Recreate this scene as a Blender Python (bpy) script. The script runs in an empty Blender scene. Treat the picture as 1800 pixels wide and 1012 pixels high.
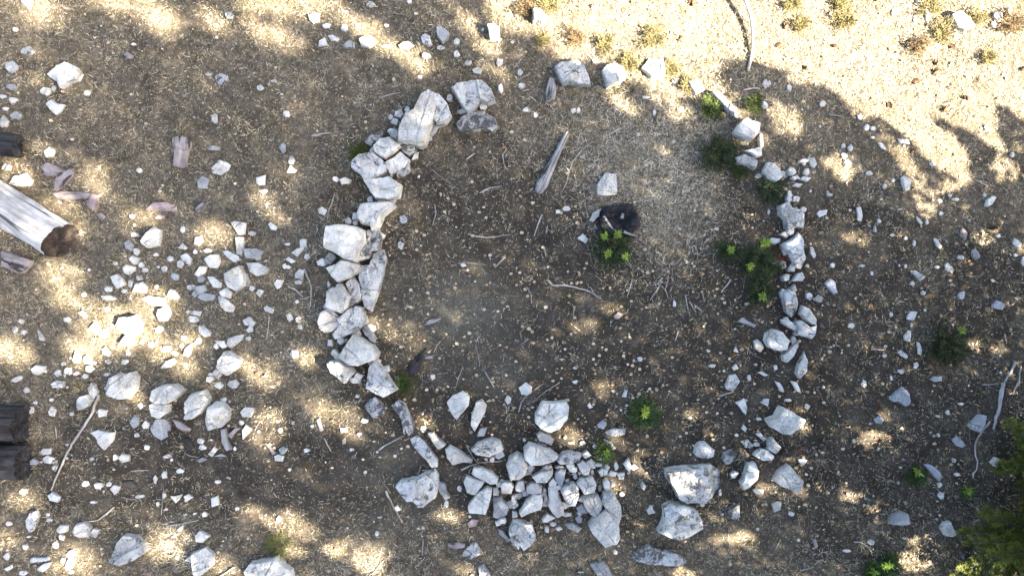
import bpy, bmesh, math, random
import numpy as np
from mathutils import Vector, noise as mnoise

# ------------------------------------------------------------------ camera, sky, sun, exposure
scene = bpy.context.scene
COL = scene.collection
CAM_H = 11.0            # drone height above the clearing, metres
PPM = 112.5             # photograph pixels per metre on the ground
cam_data = bpy.data.cameras.new('drone_camera')
cam_data.sensor_width = 36.0
cam_data.lens = 36.0 * CAM_H / (1800 / PPM)
cam_data.clip_end = 2000
cam = bpy.data.objects.new('drone_camera', cam_data)
cam.location = (0, 0, CAM_H)
COL.objects.link(cam)
scene.camera = cam

SUN_EL = math.radians(40)
SA = np.array([0.93, -0.3676]); SA = SA / np.linalg.norm(SA)      # horizontal direction towards the sun
SB = np.array([-SA[1], SA[0]])
world = bpy.data.worlds.new('World'); scene.world = world
world.use_nodes = True
wn = world.node_tree.nodes; wl = world.node_tree.links
sky = wn.new('ShaderNodeTexSky'); sky.sky_type = 'NISHITA'; sky.sun_disc = False
sky.sun_elevation = SUN_EL; sky.sun_rotation = math.atan2(SA[0], SA[1])
sky.dust_density = 3.0
wl.new(sky.outputs[0], wn['Background'].inputs[0])
wn['Background'].inputs[1].default_value = 0.05
sl = bpy.data.lights.new('sun', 'SUN'); sl.energy = 5.0; sl.angle = math.radians(0.53); sl.color = (1.0, 0.925, 0.77)
so = bpy.data.objects.new('sun', sl); COL.objects.link(so)
sd = Vector((SA[0] * math.cos(SUN_EL), SA[1] * math.cos(SUN_EL), math.sin(SUN_EL)))
so.rotation_euler = sd.to_track_quat('Z', 'Y').to_euler()
so.location = (20, -8, 25)
scene.view_settings.view_transform = 'Standard'
scene.view_settings.look = 'None'
scene.view_settings.gamma = 1.0
scene.view_settings.use_curve_mapping = False
scene.view_settings.exposure = 3.85

rng = np.random.default_rng(7)
random.seed(7)

# ------------------------------------------------------------------ helpers
ZS = 450 / 1339.0
REG = {0: (0, 0, 1.0), 1: (0, 0, ZS), 2: (450, 0, ZS), 3: (900, 0, ZS), 4: (1350, 0, ZS), 5: (0, 340, ZS), 6: (450, 340, ZS),
       7: (900, 340, ZS), 8: (1350, 340, ZS), 9: (0, 672, ZS), 10: (450, 672, ZS), 11: (900, 672, ZS), 12: (1350, 672, ZS)}
def P(r, x, y):                      # survey reading -> photograph pixel
    a = REG[r]
    return (a[0] + x * a[2], a[1] + y * a[2])
def W(px, py, h=0.0):                # photograph pixel -> metres on the plane at height h
    k = (CAM_H - h) / CAM_H / PPM
    return ((px - 900) * k, (506 - py) * k)
def pts_of(r, s):
    return [P(r, *map(float, q.split(','))) for q in s.split()]

gr = np.random.default_rng(3)
GW = []
for i in range(26):
    wl_ = 0.35 * (1.28 ** i) if i < 14 else gr.uniform(0.5, 4.0)
    th = gr.uniform(0, 2 * math.pi)
    GW.append((math.cos(th) * 2 * math.pi / wl_, math.sin(th) * 2 * math.pi / wl_, gr.uniform(0, 6.28), 0.0035 * min(wl_, 3.5) ** 0.7))
def gz(x, y):                        # height of the ground
    z = 0 * x
    for a, b, c, d in GW:
        z = z + d * np.sin(a * x + b * y + c)
    r = np.sqrt((x - 1.0) ** 2 + ((y - 0.1) * 0.98) ** 2)
    z = z + 0.07 * np.exp(-((r - 3.9) / 0.5) ** 2)          # the low bank of the ring
    return z * np.exp(-(np.maximum(0, np.hypot(x, y) - 14) / 40) ** 2)
def gzf(x, y): return float(gz(np.float64(x), np.float64(y)))

def tag(o, label=None, cat=None, group=None, kind=None):
    if label: o['label'] = label
    if cat: o['category'] = cat
    if group: o['group'] = group
    if kind: o['kind'] = kind
    return o
def mesh_obj(name, verts, faces, mat, parent=None, loc=None, smooth=False, link=True):
    me = bpy.data.meshes.new(name)
    me.from_pydata(verts, [], faces)
    if mat: me.materials.append(mat)
    if smooth: me.polygons.foreach_set('use_smooth', [True] * len(me.polygons))
    o = bpy.data.objects.new(name, me); COL.objects.link(o)
    if parent: o.parent = parent
    if loc is not None: o.location = loc
    return o
def fast_mesh(name, v, f, mat, col=None, parent=None):      # big numpy mesh, f is (n,3) or (n,4)
    me = bpy.data.meshes.new(name)
    n, k = f.shape
    me.vertices.add(len(v)); me.vertices.foreach_set('co', v.astype(np.float32).ravel())
    me.loops.add(n * k); me.loops.foreach_set('vertex_index', f.astype(np.int32).ravel())
    me.polygons.add(n); me.polygons.foreach_set('loop_start', np.arange(0, n * k, k, dtype=np.int32))
    me.update(calc_edges=True)
    if col is not None:
        at = me.attributes.new('tint', 'FLOAT_COLOR', 'POINT')
        c4 = np.ones((len(v), 4), np.float32); c4[:, :3] = col
        at.data.foreach_set('color', c4.ravel())
    me.materials.append(mat)
    o = bpy.data.objects.new(name, me); COL.objects.link(o)
    if parent: o.parent = parent
    return o
def empty(name, loc):
    o = bpy.data.objects.new(name, None); COL.objects.link(o); o.location = loc
    o.empty_display_size = 0.1
    return o

# ------------------------------------------------------------------ materials
class NT:
    def __init__(s, name, rough=0.9, spec=0.2):
        s.m = bpy.data.materials.new(name); s.m.use_nodes = True
        s.t = s.m.node_tree; s.b = s.t.nodes['Principled BSDF']
        s.b.inputs['Roughness'].default_value = rough
        s.b.inputs['Specular IOR Level'].default_value = spec
    def n(s, typ, **kw):
        nd = s.t.nodes.new(typ)
        for k, v in kw.items():
            if k in ('ins',):
                for a, b in v.items():
                    if hasattr(b, 'links') or isinstance(b, bpy.types.NodeSocket): s.t.links.new(b, nd.inputs[a])
                    else: nd.inputs[a].default_value = b
            else: setattr(nd, k, v)
        return nd
    def coords(s, offset=True):
        tc = s.n('ShaderNodeTexCoord').outputs['Object']
        if not offset: return tc
        r = s.n('ShaderNodeObjectInfo').outputs['Random']
        m = s.n('ShaderNodeMath', operation='MULTIPLY', ins={0: r, 1: 73.0}).outputs[0]
        return s.n('ShaderNodeVectorMath', operation='ADD', ins={0: tc, 1: m}).outputs[0]
    def noise(s, vec, scale, detail=6, rough=0.6, dist=0.0):
        return s.n('ShaderNodeTexNoise', ins={'Vector': vec, 'Scale': scale, 'Detail': detail, 'Roughness': rough, 'Distortion': dist}).outputs[0]
    def ramp(s, fac, *stops):
        r = s.n('ShaderNodeValToRGB', ins={0: fac}).color_ramp
        while len(r.elements) < len(stops): r.elements.new(0.5)
        for e, (p, c) in zip(r.elements, stops):
            e.position = p
            e.color = (c, c, c, 1) if not isinstance(c, tuple) else (*c, 1)
        return s.t.nodes[-1].outputs[0]
    def mix(s, fac, a, b, mode='MIX'):
        m = s.n('ShaderNodeMix', data_type='RGBA', blend_type=mode)
        for i, x in ((0, fac), (6, a), (7, b)):
            if isinstance(x, bpy.types.NodeSocket): s.t.links.new(x, m.inputs[i])
            else: m.inputs[i].default_value = x if not isinstance(x, tuple) else (*x, 1)
        return m.outputs[2]
    def math(s, op, a, b=0.0, c=0.0):
        return s.n('ShaderNodeMath', operation=op, ins={0: a, 1: b, 2: c}).outputs[0]
    def base(s, c): s.t.links.new(c, s.b.inputs['Base Color'])
    def bump(s, h, strength=0.5, dist=0.01):
        b = s.n('ShaderNodeBump', ins={'Height': h, 'Strength': strength, 'Distance': dist})
        s.t.links.new(b.outputs[0], s.b.inputs['Normal'])

def rock_mat(name, dark, light, lichen, lich_col=(0.035, 0.034, 0.036), stain=(0.30, 0.27, 0.22)):
    n = NT(name, 0.9, 0.15); v = n.coords()
    c = n.ramp(n.noise(v, 3.0, 8, 0.6), (0.25, dark), (0.62, light))
    f = n.ramp(n.noise(v, 34, 6, 0.7), (0.2, 0.72), (0.6, 1.0))
    c = n.mix(1.0, c, f, 'MULTIPLY')
    c = n.mix(n.math('MULTIPLY', n.ramp(n.noise(v, 5.5, 5, 0.65, 0.4), (0.50, 0.0), (0.70, 1.0)), 0.7), c, stain)
    # black lichen films and speckle
    l1 = n.ramp(n.noise(v, 6.5, 12, 0.78, 0.6), (lichen, 0.0), (lichen + 0.06, 1.0))
    l2 = n.math('MULTIPLY', n.ramp(n.noise(v, 55, 4, 0.7), (0.52, 0.0), (0.60, 1.0)), n.ramp(n.noise(v, 2.6, 3, 0.5), (lichen - 0.12, 0.0), (lichen + 0.06, 1.0)))
    # cracks with dark crust
    dv = n.n('ShaderNodeVectorMath', operation='ADD', ins={0: v, 1: n.n('ShaderNodeVectorMath', operation='SCALE',
             ins={0: n.n('ShaderNodeTexNoise', ins={'Vector': v, 'Scale': 4.0, 'Detail': 5.0}).outputs['Color'], 3: 0.32}).outputs[0]}).outputs[0]
    vo = n.n('ShaderNodeTexVoronoi', feature='DISTANCE_TO_EDGE', ins={'Vector': dv, 'Scale': 2.6}).outputs[0]
    cr = n.math('MULTIPLY', n.ramp(vo, (0.0, 1.0), (0.030, 0.0)), n.ramp(n.noise(v, 3.1, 2, 0.5), (0.50, 0.0), (0.60, 1.0)))
    mask = n.math('MAXIMUM', n.math('MAXIMUM', n.math('MULTIPLY', l1, 0.85), n.math('MULTIPLY', l2, 0.7)), n.math('MULTIPLY', cr, 0.5))
    c = n.mix(mask, c, lich_col)
    r = n.n('ShaderNodeObjectInfo').outputs['Random']
    g = n.math('MULTIPLY_ADD', r, 0.22, 0.70)
    c = n.mix(1.0, c, n.n('ShaderNodeCombineColor', ins={0: g, 1: n.math('MULTIPLY', g, 0.985), 2: n.math('MULTIPLY', g, 0.945)}).outputs[0], 'MULTIPLY')
    n.base(c)
    h = n.math('ADD', n.math('MULTIPLY', n.noise(v, 16, 8, 0.7), 1.0), n.math('MULTIPLY', cr, -0.8))
    n.bump(h, 0.8, 0.03)
    return n.m
M = {}
M['w'] = rock_mat('limestone', (0.40, 0.375, 0.34), (0.70, 0.67, 0.62), 0.60)
M['g'] = rock_mat('grey_limestone', (0.22, 0.22, 0.22), (0.44, 0.435, 0.43), 0.57)
M['b'] = rock_mat('blue_grey_limestone', (0.24, 0.25, 0.27), (0.42, 0.44, 0.47), 0.60)
M['p'] = rock_mat('pinkish_limestone', (0.40, 0.36, 0.33), (0.62, 0.57, 0.53), 0.66)
M['d'] = rock_mat('lichened_limestone', (0.40, 0.39, 0.375), (0.67, 0.65, 0.62), 0.53)
M['m'] = rock_mat('blotched_limestone', (0.40, 0.385, 0.36), (0.68, 0.655, 0.61), 0.495, (0.07, 0.068, 0.07))
M['v'] = rock_mat('dusty_limestone', (0.34, 0.32, 0.29), (0.60, 0.575, 0.54), 0.60)
M['k'] = rock_mat('blackened_limestone', (0.26, 0.25, 0.24), (0.56, 0.545, 0.53), 0.475)

def wood_mat(name, a, b, crack=(0.02, 0.017, 0.015), sc=(1.5, 22, 22), cr0=0.60):
    n = NT(name, 0.92, 0.1); v = n.coords()
    vs = n.n('ShaderNodeVectorMath', operation='MULTIPLY', ins={0: v, 1: sc}).outputs[0]
    c = n.ramp(n.noise(vs, 1.0, 6, 0.6, 0.3), (0.3, a), (0.68, b))
    c = n.mix(n.ramp(n.noise(v, 5, 4), (0.4, 0.0), (0.75, 0.6)), c, tuple(x * 0.6 for x in a))
    k = n.ramp(n.noise(vs, 0.55, 3, 0.5, 0.5), (cr0, 0.0), (cr0 + 0.05, 0.85))
    c = n.mix(k, c, crack); n.base(c)
    n.bump(n.math('SUBTRACT', n.noise(vs, 1.2, 6), k), 0.8, 0.02)
    return n.m
M['stick'] = wood_mat('weathered_stick', (0.22, 0.19, 0.16), (0.44, 0.40, 0.35), cr0=0.7)
M['dstick'] = wood_mat('dark_stick', (0.10, 0.085, 0.07), (0.24, 0.21, 0.18), cr0=0.7)
M['log'] = wood_mat('silvered_log', (0.19, 0.175, 0.16), (0.54, 0.525, 0.505), sc=(1.0, 11, 11), cr0=0.61)
M['plank'] = wood_mat('grey_wood', (0.17, 0.155, 0.145), (0.36, 0.34, 0.32), sc=(1.5, 26, 26), cr0=0.62)
M['bark'] = wood_mat('flaking_bark', (0.13, 0.105, 0.095), (0.33, 0.28, 0.265), sc=(3, 14, 14), cr0=0.56)
M['rbark'] = wood_mat('red_bark', (0.15, 0.105, 0.088), (0.36, 0.285, 0.26), sc=(3, 14, 14), cr0=0.6)
M['char'] = wood_mat('charred_wood', (0.010, 0.0095, 0.010), (0.05, 0.047, 0.047), sc=(2, 12, 12), cr0=0.6)
M['charlog'] = wood_mat('dark_rotting_wood', (0.014, 0.012, 0.012), (0.068, 0.060, 0.056), sc=(1.5, 10, 10), cr0=0.56)
M['cut'] = wood_mat('rotten_log_end', (0.020, 0.015, 0.012), (0.075, 0.055, 0.042), sc=(9, 9, 9), cr0=0.55)
M['trunk'] = wood_mat('pine_bark', (0.07, 0.05, 0.04), (0.18, 0.13, 0.10), sc=(8, 8, 1.2), cr0=0.58)
M['cone'] = wood_mat('cone_scales', (0.05, 0.03, 0.018), (0.14, 0.08, 0.045), sc=(20, 20, 20), cr0=0.6)

def tint_mat(name, rough=0.8, trans=0.0):
    n = NT(name, rough, 0.15)
    n.base(n.n('ShaderNodeAttribute', attribute_name='tint').outputs['Color'])
    if trans:
        tb = n.n('ShaderNodeBsdfTranslucent', ins={'Color': n.t.nodes['Attribute'].outputs['Color']})
        mx = n.n('ShaderNodeMixShader', ins={0: trans})
        n.t.links.new(n.b.outputs[0], mx.inputs[1]); n.t.links.new(tb.outputs[0], mx.inputs[2])
        n.t.links.new(mx.outputs[0], n.t.nodes['Material Output'].inputs[0])
    return n.m
M['grass'] = tint_mat('grass_blades', 0.85, 0.15)
M['leaf'] = tint_mat('dry_leaf', 0.8)
M['green'] = tint_mat('green_leaf', 0.6, 0.25)
M['needle'] = tint_mat('needles', 0.65)
M['chips'] = tint_mat('chips', 0.9)

def ground_mat():
    n = NT('forest_floor', 0.97, 0.05); v = n.coords(False)
    z = n.n('ShaderNodeAttribute', attribute_name='zone').outputs
    sep = n.n('ShaderNodeSeparateColor', ins={0: z['Color']}).outputs
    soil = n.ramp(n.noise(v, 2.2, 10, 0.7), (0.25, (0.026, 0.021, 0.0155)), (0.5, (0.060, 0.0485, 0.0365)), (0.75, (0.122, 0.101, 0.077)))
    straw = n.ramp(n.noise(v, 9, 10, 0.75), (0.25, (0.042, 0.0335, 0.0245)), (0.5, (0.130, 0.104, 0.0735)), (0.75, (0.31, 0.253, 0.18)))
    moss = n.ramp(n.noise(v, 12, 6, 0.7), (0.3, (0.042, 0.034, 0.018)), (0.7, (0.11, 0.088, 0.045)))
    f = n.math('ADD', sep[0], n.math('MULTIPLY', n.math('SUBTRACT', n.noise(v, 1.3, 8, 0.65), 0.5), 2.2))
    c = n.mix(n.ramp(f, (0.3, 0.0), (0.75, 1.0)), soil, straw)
    c = n.mix(n.ramp(n.noise(v, 1.7, 6, 0.7, 0.5), (0.53, 0.0), (0.68, 0.65)), c, moss)
    dust = n.ramp(n.noise(v, 14, 8, 0.7), (0.3, (0.085, 0.075, 0.055)), (0.7, (0.20, 0.18, 0.138)))
    c = n.mix(sep[1], c, dust)
    n.base(n.mix(1.0, c, n.ramp(n.noise(v, 60, 4, 0.8), (0.32, 0.4), (0.62, 1.25)), 'MULTIPLY'))
    n.bump(n.math('ADD', n.noise(v, 45, 8, 0.8), n.noise(v, 12, 5, 0.7)), 1.0, 0.03)
    return n.m
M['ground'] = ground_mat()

# ------------------------------------------------------------------ drawn map of sun on the ground; the crown gaps are shaped from it
SUNPOLY = [(830,-900),(3000,-900),(3000,200),(1800,200),(1770,180),(1745,165),(1760,230),(1785,260),(1745,250),(1715,225),(1660,205),(1625,185),(1640,200),(1690,235),(1700,260),(1715,300),(1700,315),(1660,290),(1620,265),(1600,235),(1570,215),(1530,190),(1500,175),(1485,160),(1450,140),(1420,130),(1390,115),(1345,105),(1310,90),(1265,95),(1250,115),(1268,160),(1240,172),(1205,158),(1170,150),(1140,142),(1115,128),(1095,130),(1070,120),(1045,95),(1020,92),(975,92),(930,65),(900,40),(880,50),(865,40),(850,20)]
SUNSPOTS = """838,75,80,15,58 520,8,95,22,0 650,60,110,15,30 720,105,30,18,20 475,62,52,15,25 275,30,50,26,30 75,25,36,20,20 370,35,32,12,35 210,3,45,10,0 435,4,25,14,0
1095,175,36,12,50 1195,200,20,13,0 1160,160,32,14,30 1280,190,34,18,50 1310,245,26,10,0 1500,185,32,9,55 1590,285,66,11,55 1620,350,18,24,0 1468,292,30,16,20 1375,215,22,25,0
1352,200,14,14,0 1672,328,26,12,0 1770,295,20,18,0 1404,137,20,10,0 1725,412,15,13,0 1500,415,20,12,20 1723,609,13,11,0 1765,614,14,7,0 1793,437,10,12,0 1065,543,18,10,0
1026,572,25,15,0 967,600,18,9,0 1060,684,19,16,0 652,562,8,16,0 715,590,36,16,20 732,674,14,11,0 462,355,15,14,0 475,380,14,14,0 535,625,18,14,0 465,660,24,18,0
110,365,30,20,30 135,405,14,14,0 108,485,32,21,0 245,385,26,19,0 380,408,36,16,-10 125,530,38,16,0 215,575,70,42,0 278,530,38,24,0 145,615,28,26,0 20,620,32,25,0
285,612,26,15,0 325,645,24,15,0 430,635,18,14,0 27,305,30,22,0 168,312,26,20,0 335,600,20,12,0 35,880,25,12,0 125,985,42,30,0 15,945,18,12,0 290,960,32,30,0
437,905,20,12,0 395,995,22,15,0 460,762,28,15,0 585,732,52,23,25 470,735,24,20,0 515,925,48,19,25 462,905,20,12,0 652,985,30,22,0 517,965,22,11,0 790,905,22,10,20
745,745,11,11,0 828,1002,14,8,0 595,965,20,12,0 1003,768,19,15,0 1135,820,32,19,30 1090,778,17,8,20 1082,848,13,11,0 1255,893,19,15,0 1285,940,48,10,0 1220,728,10,8,0
1300,825,12,13,0 1330,750,13,9,0 1335,853,15,9,0 1200,1003,15,8,0 1535,780,34,24,25 1535,887,18,11,0 1640,955,27,24,0 1667,955,16,26,0 1610,990,32,14,0 1600,905,17,9,0
1672,930,9,11,0 1360,722,11,9,0 1398,745,11,11,0 1403,860,11,11,0 1498,873,13,8,0 1553,728,8,8,0 240,695,13,11,0"""
SPOTS = [tuple(map(float, q.split(','))) for q in SUNSPOTS.split()]
def in_poly(px, py, poly):
    ins = np.zeros(px.shape, bool)
    n = len(poly)
    for i in range(n):
        x1, y1 = poly[i]; x2, y2 = poly[(i + 1) % n]
        if y1 == y2: continue
        c = ((y1 > py) != (y2 > py)) & (px < (x2 - x1) * (py - y1) / (y2 - y1) + x1)
        ins ^= c
    return ins
def strength(cx, cy):                # how open the crown gap made for a sun spot is
    if 690 < cx < 1400 and 400 < cy < 700: return 0.26
    if cy < 130: return 0.88
    if cx < 350 and 500 < cy < 640: return 0.88
    if cx > 1380 and cy < 330: return 0.88
    if cx < 520 and cy < 500: return 0.6
    if cx > 1450 and cy > 700: return 0.8
    if cx > 1400: return 0.45
    return 0.68
def wob(px, py):
    return (0.16 * np.sin(px * .11 + 1.7 * np.sin(py * .07)) + 0.16 * np.sin(py * .13 + 1.9 * np.sin(px * .06 + 1))
            + 0.12 * np.sin(px * .23 + py * .19) + 0.12 * np.sin(px * .29 - py * .25 + 2))
def openness(px, py):                # share of sunlight the crowns are shaped to let through towards a ground point
    w = wob(px, py)
    T = np.where(in_poly(px + 14 * w, py - 12 + 14 * w, SUNPOLY), 1.0, 0.002)
    for cx, cy, rx, ry, a in SPOTS:
        k = strength(cx, cy); a = math.radians(a); dx = px - cx; dy = py - cy
        u = (dx * math.cos(a) + dy * math.sin(a)) / (rx * 1.08 + 3); v = (-dx * math.sin(a) + dy * math.cos(a)) / (ry * 1.08 + 3)
        r = np.sqrt(u * u + v * v) + w * 0.75
        t = np.clip((1.15 - r) / 0.65, 0, 1); t = t * t * (3 - 2 * t)
        T = np.maximum(T, k * t)
    # thin places in the crowns: faint large dapples over the left and the top
    b = 0.5 + 0.5 * np.sin(px * .018 + 2 * np.sin(py * .012)) * np.sin(py * .024 + 1.5 * np.sin(px * .011 + 1))
    T = np.maximum(T, 0.022 * np.clip((b - .62) / .3, 0, 1) * (.4 + .6 * (px < 650)))
    out = (px < -30) | (px > 1830) | (py < -30) | (py > 1040)
    q = np.sin(px * 0.021 + 1.3 * np.sin(py * 0.013)) * np.sin(py * 0.027 + np.sin(px * 0.017))
    return np.where(out & (q > 0.72), np.maximum(T, .5), T)
def sunny(px, py): return openness(px, py) > 0.25
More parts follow.
